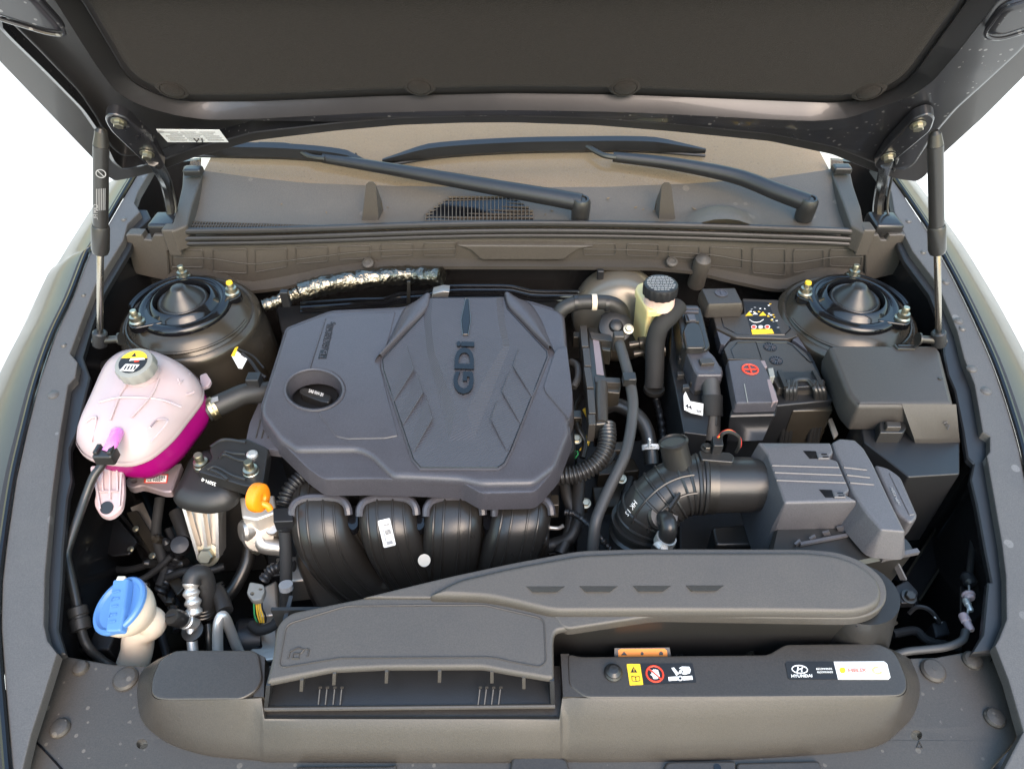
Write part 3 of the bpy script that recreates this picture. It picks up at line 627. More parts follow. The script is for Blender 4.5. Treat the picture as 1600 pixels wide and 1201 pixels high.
st = [((277, 1015, .825), (240, 1037, .772)), ((250, 1030, .828), (222, 1046, .771)), ((237, 1060, .83), (213, 1068, .769)), ((236, 1081, .83), (213, 1097, .767)), ((243, 1090, .83), (219, 1126, .766)), ((262, 1092, .83), (240, 1150, .765)), ((320, 1092, .83), (272, 1170, .765)), ((372, 1091, .83), (330, 1186, .765)), ((408, 1089, .826), (404, 1193, .765)), ((412, 1124, .806), (414, 1194, .765)), ((600, 1124, .806), (600, 1195, .765)), ((874, 1123, .806), (874, 1195, .765)), ((879, 1088, .826), (880, 1195, .765)), ((915, 1089, .83), (915, 1195, .765)), ((1100, 1089, .83), (1100, 1193, .765)), ((1250, 1088, .83), (1220, 1187, .765)), ((1380, 1087, .83), (1330, 1178, .765)), ((1408, 1086, .83), (1378, 1166, .765)), ((1417, 1077, .83), (1402, 1148, .766)), ((1417, 1060, .83), (1426, 1125, .767)), ((1405, 1030, .829), (1438, 1100, .768)), ((1396, 1016, .826), (1441, 1070, .770)), ((1380, 1008, .825), (1428, 1032, .774))]
t0 = [.30 if s[0][1] > 1110 else .0 for s in st]
top3 = tz([(s[0][0], 1090, .83) if s[0][1] > 1110 else s[0] for s in st]); bot3 = tz([s[1] for s in st])
tp, bt, tt = [], [], []
for i in range(len(st) - 1):                # only the curved ends are smoothed
    for k in range(3):
        f = k / 3; g = lambda P: (cr(P, 3)[i * 3 + k] if not (7 <= i <= 12) else P[i].lerp(P[i + 1], f)); tp.append(g(top3)); bt.append(g(bot3)); tt.append(t0[i] * (1 - f) + t0[i + 1] * f)
tp.append(top3[-1]); bt.append(bot3[-1]); tt.append(0)
rows = []
for t, up, iw in ((0, -.004, .004), (0, -.0016, .0), (.05, -.0010, -.0006), (.3, .0, -.001), (.6, .0, -.001), (.88, -.001, -.001), (.97, -.003, .001), (1, -.004, .003), (1.03, -.02, .003)):
    rows.append([a.lerp(b, c + (1 - c) * t if t <= 1 else t) + V((0, 0, up)) + V((a.x - b.x, a.y - b.y, 0)).normalized() * iw for a, b, c in zip(tp, bt, tt)])
bm = NB(); loft(bm, rows, closed=False); ob("front_slope", bm, SHROUD, sh, sharp=50)
HT = hz(.83)
lt = [(277, 1015), (394, 1015), (404, 1020), (410, 1060), (400, 1078), (378, 1091), (262, 1092), (243, 1090), (236, 1081), (237, 1060), (250, 1030)]
rt = [(887, 1020), (907, 1025), (1200, 1022), (1227, 1006), (1372, 1004), (1396, 1016), (1405, 1030), (1417, 1060), (1417, 1077), (1408, 1086), (1380, 1087), (1250, 1088), (1100, 1089), (915, 1089), (889, 1070)]
for q in (lt, rt):
    bm = NB(); slab(bm, rr(T(HT, q), .006, 3), [(.003, 0), (.001, .0004), (0, .0014), (0, .03)]); ob("raised_top", bm, SHROUD, sh, wn=True)
for z, q in ((.8285, [(876, 1021), (889, 1021), (913, 1088), (880, 1088)]), (.826, [(402, 1020), (414, 1026), (412, 1088), (396, 1088)])):
    bm = NB(); slab(bm, T(pl(z), q), [(0, 0), (0, .03)]); ob("end_chamfer", bm, SHROUD, sh, wn=True)
bm = NB(); slab(bm, T(pl(.804), [(410, 1040), (876, 1040), (876, 1125), (410, 1125)]), [(0, 0), (0, .01)]); ob("duct_recess", bm, SHROUD, sh)
bm = NB(); lathe(bm, HT(958, 1051), (0, 0, 1), [(.0105, -.001), (.0105, .002), (.0088, .004), (.0086, .0055), (.005, .0085), (0, .0092)], 22); ob("push_clip", bm, SATIN, sh)
# lower brackets at the very front
for q in ([(1040, 1190), (1052, 1188), (1150, 1187), (1151, 1240), (1030, 1240)], [(1151, 1190), (1280, 1187), (1300, 1240), (1151, 1240)], [(620, 1192), (612, 1240), (460, 1240), (462, 1196), (610, 1195)], [(800, 1182), (860, 1178), (885, 1184), (902, 1240), (790, 1240)]):
    bm = NB(); slab(bm, rr(T(pl(.772), q), .004), rp(.003, .012)); ob("front_bracket", bm, SHROUD, sh, wn=True)
bm = NB(); lathe(bm, pl(.7725)(1121, 1199), (0, 0, 1), [(.004, 0), (.004, .0006), (0, .0006)], 12); ob("bracket_hole", bm, GLOSSB, sh)
bm = NB(); P = T(SB, [(1436, 1158), (1432, 1168), (1441, 1168)]); tube(bm, [p + V((0, 0, .001)) for p in P + [P[0]]], .0006, 5, 1); ob("embossed_mark", bm, SHROUD2, sh)
# stickers
H1 = pl(.8302); H2 = pl(.8310)
ws = tag(thing("warning_sticker", "", "", H1(1030, 1052)), "black and yellow sticker with hand and fan pictograms on the front cover", "sticker")
decal("yellow_field", H1, [(979, 1037), (1000, 1037), (1005, 1069), (984, 1070)], YEL, ws, r=.001); decal("black_field", H1, [(1000.5, 1036.5), (1082, 1036), (1088, 1066), (1005.5, 1069)], DARKP, ws, r=.001)
def poly(name, S, q, m, par, t=.0005, up=V((0, 0, 1))):
    bm = NB()
    for pp in (q if isinstance(q[0][0], (tuple, list)) else [q]): slab(bm, T(S, pp), [(0, 0), (0, t)], dn=-up)
    return ob(name, bm, m, par)
poly("warning_triangle", H2, [(990, 1041), (996, 1050), (985, 1050)], DARKP, ws); poly("exclamation_mark", pl(.8316), [(990, 1043.5), (991.2, 1043.5), (991, 1048.5), (990.2, 1048.5)], YEL, ws)
for q in ([(987, 1056), (993, 1057), (999, 1056), (1000, 1063), (994, 1064.2), (988, 1063.5)],):
    bm = NB(); P = T(H2, q); tube(bm, P + [P[0]], .0004, 5, 1); a, b = T(H2, [(993, 1057), (994, 1064)]); tube(bm, [a, b], .0004, 5, 1); ob("book_outline", bm, DARKP, ws)
bm = NB(); c = H2(1023, 1052); x, y = V((1, 0, 0)), V((0, 1, 0)); Rg = mpx(c) * 13
tube(bm, [c + (x * cos(a) + y * sin(a) * .98) * Rg for a in [k * pi / 14 for k in range(29)]], .0011, 6, 1); tube(bm, [c + V((-.7, .7, 0)) * Rg, c + V((.7, -.7, 0)) * Rg], .0009, 6, 1); ob("prohibition_ring", bm, RED, ws)
def blob(S, cx, cy, rx, ry, a0=0): return [(cx + rx * cos(k * pi / 7), cy + ry * sin(k * pi / 7)) for k in range(14)]
poly("hand_pictogram", H2, [[(1018, 1051), (1029, 1049), (1031, 1056), (1027, 1060), (1021, 1060)]] + [[(1018 + k * 2.9, 1051 - k * .6), (1020.2 + k * 2.9, 1050.6 - k * .6), (1020.0 + k * 2.7, 1044.5 + abs(k - 1.5) * .9), (1018.2 + k * 2.7, 1044.5 + abs(k - 1.5) * .9)] for k in range(4)] + [[(1018, 1052), (1020, 1056), (1016, 1053)]], WHITE, ws)
poly("fan_pictogram", H2, [[(1044, 1057), (1059, 1056), (1059, 1062), (1045, 1063)], [(1067, 1056), (1081.5, 1055), (1082.5, 1061), (1067.5, 1062)], [(1049, 1043), (1053, 1042), (1061, 1052), (1057, 1055)], blob(0, 1063, 1059, 4.6, 4)], WHITE, ws)
poly("fan_hub", pl(.8317), blob(0, 1063, 1059, 2.2, 1.9), DARKP, ws)
poly("hand_pictogram", H2, [[(1061, 1043), (1066, 1040.5), (1077, 1041), (1079.5, 1046), (1078, 1051), (1070, 1053.5), (1065, 1052), (1068, 1048)], [(1062, 1046), (1066, 1047), (1064, 1052), (1060, 1051)]], WHITE, ws)
hs = tag(thing("brand_sticker", "", "", H1(1308, 1048)), "black and white rounded sticker with oval emblem on the front cover", "sticker")
decal("black_field", H1, [(1227, 1036), (1231, 1033.5), (1302, 1033.5), (1309, 1061), (1234, 1061), (1231, 1058)], DARKP, hs); decal("white_field", H1, [(1302.4, 1033.5), (1381, 1033), (1386, 1037), (1391, 1058), (1388, 1061), (1309.4, 1061)], WHITE, hs)
bm = NB(); c = H2(1249.5, 1045); R1 = mpx(c)
E = [c + V((cos(a) * 12 * R1, sin(a) * 6.4 * R1, 0)) for a in [k * pi / 12 for k in range(25)]]; tube(bm, E, .0006, 5, 1)
k1 = lambda u, v: c + V((u * R1, v * R1, 0))
tube(bm, [k1(-5.5, -4.2), k1(-3, 0), k1(-1.5, 4.2)], .0008, 5, 3); tube(bm, [k1(2, -4.5), k1(3, 0), k1(6, 4.4)], .0008, 5, 3); tube(bm, [k1(-3, -.8), k1(0, .6), k1(3.4, .9)], .0006, 5, 3); ob("oval_emblem", bm, WHITE, hs)
tquad("lettering", "HYUNDAI", H2, [(1236.5, 1058), (1269, 1057.6), (1236, 1053.5)], WHITE, hs, off=.02)
tquad("lettering", "RECOMMENDS", H2, [(1275.5, 1046.2), (1300, 1046), (1275, 1043.4)], WHITE, hs); tquad("lettering", "RECOMMANDE", H2, [(1277, 1051.2), (1301.5, 1051), (1276.5, 1048.4)], WHITE, hs)
tquad("lettering", "HELIX", H2, [(1326, 1050), (1355, 1049.6), (1325, 1044.2)], mat("pale red print", (.75, .22, .16), .5), hs, off=.02)
poly("shell_emblem", H2, [(1312, 1048), (1311.5, 1044.5), (1314, 1042), (1318, 1041.8), (1321, 1044), (1321.5, 1048), (1319, 1051), (1314.5, 1051.2)], YEL, hs)
bm = NB(); c = H2(1371, 1047)
for f in (1, .72): tube(bm, [c + V((cos(a) * 8 * f * R1, sin(a) * 6 * f * R1 + cos(a) * f * R1, 0)) for a in [k * pi / 9 + f for k in range(15)]], .00045, 5, 1)
ob("swirl_emblem", bm, GOLD, hs)
# orange label standing behind the cover on the fan shroud
S3 = vy(.425)
fan = thing("fan_shroud", "black fan shroud behind the front cover under the air duct", "fan shroud", (.15, .43, .70))
bm = NB(); slab(bm, T(pl(.775), [(885, 1008), (1390, 1000), (1380, 960), (905, 975)]), [(0, 0), (0, .05)]); ob("top_deck", bm, BLACK, fan)
for r in (62, 56, 50, 44):
    bm = NB(); tube(bm, [pl(.7765)(1130 + r * 1.5 * cos(a), 1030 + r * sin(a)) for a in [pi + k * pi / 10 for k in range(11)]], .0008, 6, 2); ob("moulded_ring", bm, BLACK, fan)
ol = tag(thing("warning_label", "", "", S3(1003, 1018)), "orange warning label with three black symbols behind the front cover", "label")
S4 = pl(.815, .42, .6); S5 = pl(.8160, .42, .6); up4 = V((0, -.5, .86))
decal("orange_field", S4, [(966, 1026), (966, 1015), (970, 1013), (1038, 1012.5), (1042, 1016), (1043, 1026)], ORP, ol, dn=-up4); poly("pictogram", S5, [[(975, 1017), (980, 1023), (970.5, 1023)], [(1003, 1017), (1006, 1020), (1005, 1023), (1001.5, 1023), (1001, 1020)], [(1030, 1023), (1030, 1019), (1033, 1016.5), (1036, 1019), (1036, 1023)]], DARKP, ol, up=up4)
decal("backing_plate", pl(.8145, .42, .6), [(960, 1028), (960, 1012), (1046, 1011), (1049, 1028)], BLACK, ol, dn=-up4)
# ================================================================ air intake duct
du = thing("intake_duct", "large grey air intake snorkel with rounded right end above the front cover", "air duct", (0, .43, .85))
MT = pl(.862, .385, .30)
m1 = [(415, 1068), (426, 1025), (432, 975), (452, 956), (550, 936), (592, 928), (757, 928), (806, 938), (868, 955), (985, 953), (960, 968), (868, 986), (865, 1000), (866, 1062), (800, 1051), (755, 1042.5), (600, 1043), (517, 1047)]
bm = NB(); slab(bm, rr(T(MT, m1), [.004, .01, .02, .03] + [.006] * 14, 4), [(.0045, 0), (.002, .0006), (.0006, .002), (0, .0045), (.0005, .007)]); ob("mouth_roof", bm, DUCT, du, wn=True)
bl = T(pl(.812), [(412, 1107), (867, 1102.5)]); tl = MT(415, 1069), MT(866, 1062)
bm = NB(); q = [bl[0], bl[1], bl[1] + V((0, .09, .01)), bl[0] + V((0, .09, .01))]; slab(bm, q, [(.001, 0), (0, .001), (0, .0045)]); ob("mouth_floor", bm, BLACK, du)  # floor, sides and back coloured black for shade; really the duct's own plastic
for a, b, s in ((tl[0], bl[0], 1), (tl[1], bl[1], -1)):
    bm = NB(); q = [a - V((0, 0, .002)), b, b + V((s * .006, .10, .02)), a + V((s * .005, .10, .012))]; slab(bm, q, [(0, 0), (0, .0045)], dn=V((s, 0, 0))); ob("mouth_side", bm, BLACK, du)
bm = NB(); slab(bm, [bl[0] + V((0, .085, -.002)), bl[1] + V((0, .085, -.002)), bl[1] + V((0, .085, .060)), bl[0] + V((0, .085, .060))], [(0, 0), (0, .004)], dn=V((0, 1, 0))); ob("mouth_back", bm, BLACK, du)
bm = NB(); tube(bm, [bl[0], bl[1]], .0026, 8, 1); ob("mouth_lip", bm, DUCT, du)
for x, y in ((468, 1058), (519, 1048), (601, 1045), (684, 1044), (766, 1045), (816, 1054)):
    p = MT(x, y) + V((0, -.001, -.004)); bm = NB(); h = .034
    slab(bm, [p, pl(p.z - .021)(x, y + 22), pl(p.z - .021)(x, y + 22) + V((0, .07, 0)), p + V((0, .07, .012))], [(0, 0), (0, .0036)], dn=V((1, 0, 0))); ob("guide_rib", bm, DUCT, du)
fl = pl(.8135)
for xs in ((497, 508, 520, 531), (747, 757, 768, 779)):
    bm = NB()
    for x in xs: bar(bm, pl(.814)(x, 1103) + V((0, .002, 0)), pl(.822)(x + 3, 1076), .0012, .0016)
    for x in xs: bar(bm, pl(.8225)(x + 1, 1073.5), pl(.8225)(x + 6, 1073), .0016, .002)
    ob("floor_rib", bm, DUCT, du)
MT2 = pl(.8626, .385, .30)
P = rr(T(MT2, [(435, 1043), (447, 975), (542, 946), (757, 944.5), (850, 966), (853, 1034), (843, 1041), (800, 1033), (770, 1026), (532, 1027)]), .008, 4)
bm = NB(); tube(bm, P + [P[0]], .0009, 6, 1, False); ob("embossed_outline", bm, SHROUD, du)
bm = NB(); P = T(MT2, [(450, 1028), (453, 1017), (466, 1011), (476, 1014), (470, 1020)]); tube(bm, P, .001, 6, 1); P = T(MT2, [(456, 1028), (459, 1020), (468, 1020), (467, 1028)]); tube(bm, P + [P[0]], .0009, 6, 1); P = T(MT2, [(479, 1013), (483, 1014), (480, 1025)]); tube(bm, P, .001, 6, 1); ob("embossed_logo", bm, SHROUD, du)
LB_ = pl(.880, .44, .36)
lo = [(560, 934), (700, 900), (800, 878.5), (905, 859), (1000, 856), (1262, 856.5), (1310, 861), (1345, 874), (1368, 890), (1382, 906), (1387, 926), (1382, 946), (1364, 960), (1335, 967), (1200, 965), (1025, 962), (880, 984), (864, 958), (800, 944), (757, 935), (592, 934)]
bm = NB(); slab(bm, rr(T(LB_, lo), .014, 4), [(.003, 0), (.001, .0006), (0, .002), (0, .012), (.002, .014)]); ob("rim", bm, DUCT, du, wn=True)
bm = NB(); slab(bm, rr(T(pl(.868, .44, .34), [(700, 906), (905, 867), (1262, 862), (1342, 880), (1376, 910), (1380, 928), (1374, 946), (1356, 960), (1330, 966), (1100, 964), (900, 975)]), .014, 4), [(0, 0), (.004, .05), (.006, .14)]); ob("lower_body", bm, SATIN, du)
LT = pl(.889, .44, .36)
l2 = [(664, 931), (715, 904), (800, 884), (905, 864.5), (1000, 860.5), (1262, 860.5), (1305, 865), (1340, 877), (1362, 893), (1375, 908), (1379.5, 926), (1375, 942), (1358, 953), (1333, 958), (1200, 956.5), (1022, 956), (864, 956.5), (803, 941.5), (757, 932.5)]
bm = NB(); slab(bm, rr(T(LT, l2), .012, 4), [(.006, 0), (.003, .0009), (.001, .003), (0, .007), (0, .014)]); ob("lobe_top", bm, DUCT, du, wn=True)
for k in range(4):
    x = 822 + 83 * k; y = 915.5 - k * .5; S = pl(.8892, .44, .36); U = pl(.8935, .44, .36)
    a = T(S, [(x, y), (x + 61, y)]); b = T(U, [(x + 48, y + 9), (x + 11, y + 9)]); c = T(S, [(x + 48, y + 14), (x + 11, y + 14)])
    bm = NB(); loft(bm, [[a[0], a[1]], [b[1], b[0]], [b[1] + V((0, .002, -.0045)), b[0] + V((0, .002, -.0045))]], closed=False)
    v = ringv(bm, [a[0], b[1], b[1] + V((0, .002, -.0045))]); bm.faces.new(v); v = ringv(bm, [a[1], b[0], b[0] + V((0, .002, -.0045))]); bm.faces.new(v)
    ob("louvre", bm, DUCT, du)
bm = NB(); oc_ = pl(.862)(1342, 925); tube(bm, [oc_, oc_ + V((.004, -.003, -.04)), oc_ + V((.010, -.006, -.09)), oc_ + V((.012, -.006, -.16))], lambda t, l: .044 + .006 * t, 28, 6); ob("outlet_bend", bm, SATIN, du, sharp=60)
for a, b in (((1379, 948), (1399, 974)), ((1388, 925), (1404, 945)), ((1340, 975), (1352, 996))):
    bm = NB(); p = pl(.86)(*a); bar(bm, p, pl(.80)(*b), .003, .006); ob("side_rib", bm, SATIN, du)
# ================================================================ air cleaner box
ac = thing("air_cleaner", "grey ribbed air filter box with two snap clips behind the intake duct", "air filter box", (.43, .66, .78))
AC = pl(.893, .64, .03)
bm = NB(); slab(bm, rr(T(AC, [(1184, 690), (1298, 690.5), (1303, 706), (1295.5, 714.5), (1309, 719), (1328.5, 765), (1321, 771), (1336, 779), (1340, 783), (1226, 786), (1198, 708)]), .003, 3), [(.0035, 0), (.0015, .0008), (.0004, .002), (0, .004), (-.006, .045), (-.008, .13)]); ob("lid_section", bm, FILTER, ac, wn=True)
bm = NB(); slab(bm, rr(T(AC, [(1300, 690.5), (1312, 684), (1336, 686), (1350, 699), (1365, 725), (1391, 781), (1416, 831), (1377, 828), (1352, 800), (1338, 779), (1330.5, 766), (1311.5, 719), (1305, 706)]), .003, 3), [(.0035, 0), (.0015, .0008), (.0004, .002), (0, .004), (-.010, .034), (-.012, .04)]); ob("lid_section", bm, FILTER, ac, wn=True)
bm = NB(); slab(bm, rr(T(pl(.845), [(1215, 806), (1372, 812), (1422, 842), (1432, 860), (1380, 872), (1240, 900), (1200, 870)]), .006), [(.004, 0), (0, .005), (.006, .10)]); ob("lower_tray", bm, SATIN, ac, wn=True)
bm = NB(); bar(bm, pl(.848)(1250, 850) , pl(.848)(1375, 826), .004, .004); bar(bm, pl(.842)(1376, 873), pl(.842)(1434, 861), .006, .006); ob("tray_flange", bm, FILTER, ac)
for a, b in (((1246, 846), (1256, 870)), ((1269, 838), (1282, 866)), ((1290, 830), (1310, 870)), ((1312, 822), (1338, 872)), ((1336, 815), (1372, 876)), ((1375, 830), (1412, 905))):
    bm = NB(); bar(bm, pl(.853)(*a), pl(.800 if a[0] < 1370 else .80)(*b), .0028, .008); ob("tray_rib", bm, FILTER, ac)
for (x, y) in ((1255, 704), (1280, 764.5)):
    S = pl(.8936, .64, .03); bm = NB(); slab(bm, T(S, [(x, y), (x + 20, y + .5), (x + 23, y + 12), (x + 10, y + 12)]), [(0, 0), (0, .001)]); ob("clip_pocket", bm, GLOSSB, ac)
    bm = NB(); P = T(pl(.8955, .64, .03), [(x + 21, y + 3), (x + 39, y + 3), (x + 42, y + 12), (x + 24, y + 12)]); slab(bm, P, [(.001, 0), (0, .001), (0, .004)]); c = ob("snap_clip", bm, FILTER, ac)
    bm = NB(); slab(bm, T(pl(.8958, .64, .03), [(x + 28, y + 4.5), (x + 37, y + 4.5), (x + 38, y + 6.5), (x + 29, y + 6.5)]), [(0, 0), (0, .0006)]); slab(bm, T(pl(.8958, .64, .03), [(x + 30, y + 8.5), (x + 39, y + 8.5), (x + 40, y + 10.5), (x + 31, y + 10.5)]), [(0, 0), (0, .0006)]); ob("clip_slot", bm, GLOSSB, c)
for a, b in (((1206, 727), (1310, 730)), ((1210, 738), (1315, 742)), ((1213, 750), (1321, 754)), ((1318, 730), (1354, 734)), ((1323, 742), (1359, 746)), ((1328, 754), (1365, 757))):
    bm = NB(); tube(bm, T(pl(.8930, .64, .03), [a, b]), .0015, 6, 1); ob("stiffening_rib", bm, FILTER, ac)
bm = NB(); slab(bm, rr(T(pl(.86, .64, .03), [(1366, 724), (1388, 730), (1408, 744), (1435, 806), (1424, 818), (1400, 800)]), .006), rp(.004, .03)); fp = ob("side_flap", bm, FILTER, ac, wn=True)
bm = NB(); slab(bm, rr(T(pl(.8612, .64, .03), [(1388, 737), (1403, 744), (1431, 803), (1421, 805)]), .003), [(.001, 0), (0, .001), (0, .002)]); ob("flap_panel", bm, FILTER, fp, wn=True)
tquad("lettering", ">PP-T20<", pl(.8620, .64, .03), [(1408, 790), (1395, 762), (1403, 788)], GREYP, ac)
# inlet collar towards the elbow hose
def torus(bm, P, i, r, th, seg=20):
    P = [V(p) for p in P]; t = (P[min(i + 1, len(P) - 1)] - P[max(i - 1, 0)]).normalized(); u = t.orthogonal().normalized(); v = t.cross(u)
    tube(bm, [P[i] + (u * cos(a) + v * sin(a)) * r for a in [k * 2 * pi / seg for k in range(seg + 1)]], th, 6, 1, False)
ip = tz([(1212, 757, .845), (1195, 757, .845), (1160, 757, .845)])
bm = NB(); tube(bm, ip, .036, 28, 3); ob("inlet_tube", bm, SATIN, ac)
bm = NB(); Q = cr(ip, 4); torus(bm, Q, 3, .038, .004, 28); torus(bm, Q, 4, .037, .0035, 28); ob("inlet_flange", bm, SATIN, ac)
# ================================================================ elbow hose
eh = thing("intake_hose", "ribbed black rubber elbow hose from the air filter box down to the throttle", "air hose", tz([(1010, 830, .78)])[0])
ep = tz([(1172, 757, .845), (1120, 757, .845), (1080, 757, .843), (1048, 768, .835), (1020, 792, .815), (1006, 818, .785), (1003, 845, .75), (1003, 868, .71)])
EP = cr(ep, 8); n = len(EP) - 1
bm = NB(); tube(bm, EP[:int(n * .72)], lambda t, l: .0375 + .004 * min(1, t), 32, 1); ob("elbow", bm, SATIN, eh, sharp=60)
bm = NB(); tube(bm, EP[int(n * .70):], lambda t, l: .043 + (.004 if (l / .016) % 1 < .35 else 0), 32, 2); ob("bellows", bm, SATIN, eh, sharp=50)
for f in (.31, .37, .43, .49, .55, .61, .67):
    bm = NB(); i = int(f * n); torus(bm, EP, i, .0380 + .0035 * min(1, f / .72), .0022, 32); ob("hoop_rib", bm, SATIN, eh)
for f in (.22, .255): 
    bm = NB(); torus(bm, EP, int(f * n), .0395, .0032, 32); ob("sleeve_bead", bm, SATIN, eh)
bm = NB(); i = int(.19 * n); tube(bm, [EP[i] - (EP[i + 1] - EP[i]).normalized() * .006, EP[i] + (EP[i + 1] - EP[i]).normalized() * .006], .0402, 32, 1); ob("hose_clamp", bm, DARKMET, eh)
for off in (-.012, .012):
    bm = NB(); P = []
    for i in range(int(.3 * n), int(.66 * n)):
        t = (EP[i + 1] - EP[i - 1]).normalized(); d = (CAM - EP[i]); d = (d - t * d.dot(t)).normalized(); s = d.cross(t)
        r = .0385 + .0035 * i / n / .72; a = off / r; P.append(EP[i] + (d * cos(a) + s * sin(a)) * (r + .0005))
    tube(bm, P, .0016, 6, 1); ob("lengthwise_rib", bm, SATIN, eh)
bm = NB(); tube(bm, tz([(1066, 745, .855), (1056, 712, .885), (1052, 690, .905)]), lambda t, l: .0195 - .001 * t, 24, 3); ob("side_port", bm, SATIN, eh)
bm = NB(); c = tz([(1052, 689, .906)])[0]; lathe(bm, c, tz([(1052, 690, .905)])[0] - tz([(1056, 712, .885)])[0], [(.0195, -.004), (.0200, 0), (.017, .002), (.016, -.003), (0, -.003)], 24); ob("port_cap", bm, SATIN, eh)
np_ = tz([(1036, 806, .835), (1044, 818, .842), (1042, 838, .828), (1030, 860, .80)])
bm = NB(); tube(bm, np_, .0115, 16, 4); ob("breather_nipple", bm, SATIN, eh)
bm = NB(); lathe(bm, np_[0], (.1, -.5, .8), [(.021, -.008), (.021, .002), (.018, .006), (.011, .006)], 20); ob("nipple_boss", bm, SATIN, eh)
bm = NB(); bar(bm, tz([(1046, 796, .865)])[0], tz([(1062, 772, .872)])[0], .003, .012); ob("gusset", bm, SATIN, eh)
def spring_clamp(c, ax, r, m, w_=.008, name="hose_clamp", lab="silver spring band clamp on a rubber hose", par=None):
    x, y, z = basis(ax); bm = NB(); c = V(c)
    lathe(bm, c, z, [(r, -w_ / 2), (r + .0012, -w_ / 2), (r + .0012, w_ / 2), (r, w_ / 2)], 22)
    d = CAM - c; d = (d - z * d.dot(z)).normalized(); s = z.cross(d)
    for k in (-1, 1): bar(bm, c + d * r + s * .004 * k, c + d * (r + .007) + s * .006 * k, w_ * .8, .0014, z)
    return ob(name, bm, m, par)
spring_clamp(np_[2].lerp(np_[3], .25), np_[3] - np_[2], .0125, BRIGHT, .012, par=eh)
# white print on the elbow
i = int(.60 * n); t = (EP[i + 1] - EP[i - 1]).normalized(); d = V((-.55, -.35, .75)); d = (d - t * d.dot(t)).normalized(); s = d.cross(t)
text("lettering", "HK 12", EP[i] + d * .0418 - t * .012, t * .024, -s * .007, WHITE, eh)
# airflow sensor on the inlet tube
ms = tag(thing("airflow_sensor", "", "", tz([(1120, 705, .89)])[0]), "small black air flow sensor screwed on top of the inlet tube with a plug", "sensor")
bm = NB(); slab(bm, rr(T(pl(.888), [(1092, 703), (1140, 706), (1148, 712), (1146, 722), (1096, 718)]), .003), rp(.002, .012)); ob("sensor_base", bm, SATIN, ms, wn=True)
bm = NB(); slab(bm, rr(T(pl(.905), [(1113, 680), (1129, 681), (1131, 696), (1115, 696)]), .002), rp(.0015, .018)); ob("plug", bm, BLACK, ms, wn=True)
bm = NB(); hexbolt(bm, pl(.890)(1104, 700), (0, -.1, 1), .0055); ob("screw", bm, DARKMET, ms)
for m, o in ((REDW, 0), (YELW, 2), (RUBBER, 5)):
    bm = NB(); tube(bm, tz([(1121 + o, 683, .905), (1130, 674 + o * .5, .915), (1142, 672 + o * .6, .912), (1156 - o * .3, 683, .90), (1157 - o * .4, 697, .885), (1150, 706, .87)]), .0011 if m != RUBBER else .0024, 6, 5); ob("wire", bm, m, ms)
# ================================================================ engine cover
ec = thing("engine_cover", "large grey plastic engine cover with ribbed centre panel and raised black letters", "engine cover", (-.12, .8, .82))
EZ, EY, ES = .86, .63, .06
def EC(d=0): return pl(EZ + d, EY, ES)
out = [(446, 511), (405 + 112, 484), (628, 479), (672, 465), (787, 463), (832, 470), (876, 484), (882, 492), (886, 538), (895, 612), (895, 642), (888, 659), (893, 673), (871, 730), (836, 769), (751, 771), (721, 753), (589, 748), (505, 749), (481, 732), (434, 686), (407, 649), (407, 632)]
hole = lambda f=1, S=EC(): [S(491 + 46 * f * cos(a), 609 + 32 * f * sin(a)) for a in [k * pi / 16 for k in range(32)]]
bm = NB(); slab(bm, rr(T(EC(-.007), out), .008, 3), [(.003, 0), (.001, .0008), (0, .003), (-.0035, .030)], holes=[hole(1, EC(-.007))], hd=.03, bot=False); ob("skirt", bm, COVER, ec, wn=True)
ob_ = [(446, 511), (517, 484), (628, 479), (672, 465), (787, 463), (832, 470), (876, 484), (882, 492), (886, 538), (895, 612), (895, 640), (888, 657), (891, 672), (868, 729), (834, 755), (752, 756), (722, 749), (640, 745), (612, 744), (580, 712), (560, 702), (461, 703), (434, 684), (407, 648), (407, 632)]
bm = NB(); slab(bm, rr(T(EC(), ob_), .008, 3), [(.009, 0), (.005, .0008), (.002, .0026), (0, .0065), (-.0005, .012)], holes=[hole(1)], hd=.03, bot=False); ob("top_shell", bm, COVER, ec, wn=True)
bm = NB(); P = hole(1.0, EC(.0004)); tube(bm, P + [P[0]], .0022, 8, 1, False); ob("filler_rim", bm, COVER, ec)
bm = NB(); a = hole(1.0, EC(-.001)); b = hole(.80, EC(-.028)); loft(bm, [a, [p.lerp(q, .5) for p, q in zip(a, b)], [q - V((0, 0, .02)) for q in b]], True, False, False); ob("filler_funnel", bm, COVER, ec)
arc = [(491 + 49 * cos(a), 609 + 34 * sin(a)) for a in [1.42 - k * .26 for k in range(13)]]
pa = [(509, 497), (560, 489), (618, 486), (610, 520), (594, 572), (606, 620), (622, 680), (600, 684), (542, 685), (525, 681), (499, 648)] + arc
bm = NB(); slab(bm, rr(T(EC(.002), pa), .003, 3), [(.003, 0), (.001, .0006), (0, .0022)], bot=False); ob("left_plateau", bm, COVER, ec, wn=True)
bm = NB(); slab(bm, rr(T(EC(.003), [(886, 540), (870, 544), (865, 552), (849, 603), (852, 612), (889, 655), (895, 640), (895, 612)]), .003, 3), [(.003, 0), (.001, .0006), (0, .0032)], bot=False); ob("right_plateau", bm, COVER, ec, wn=True)
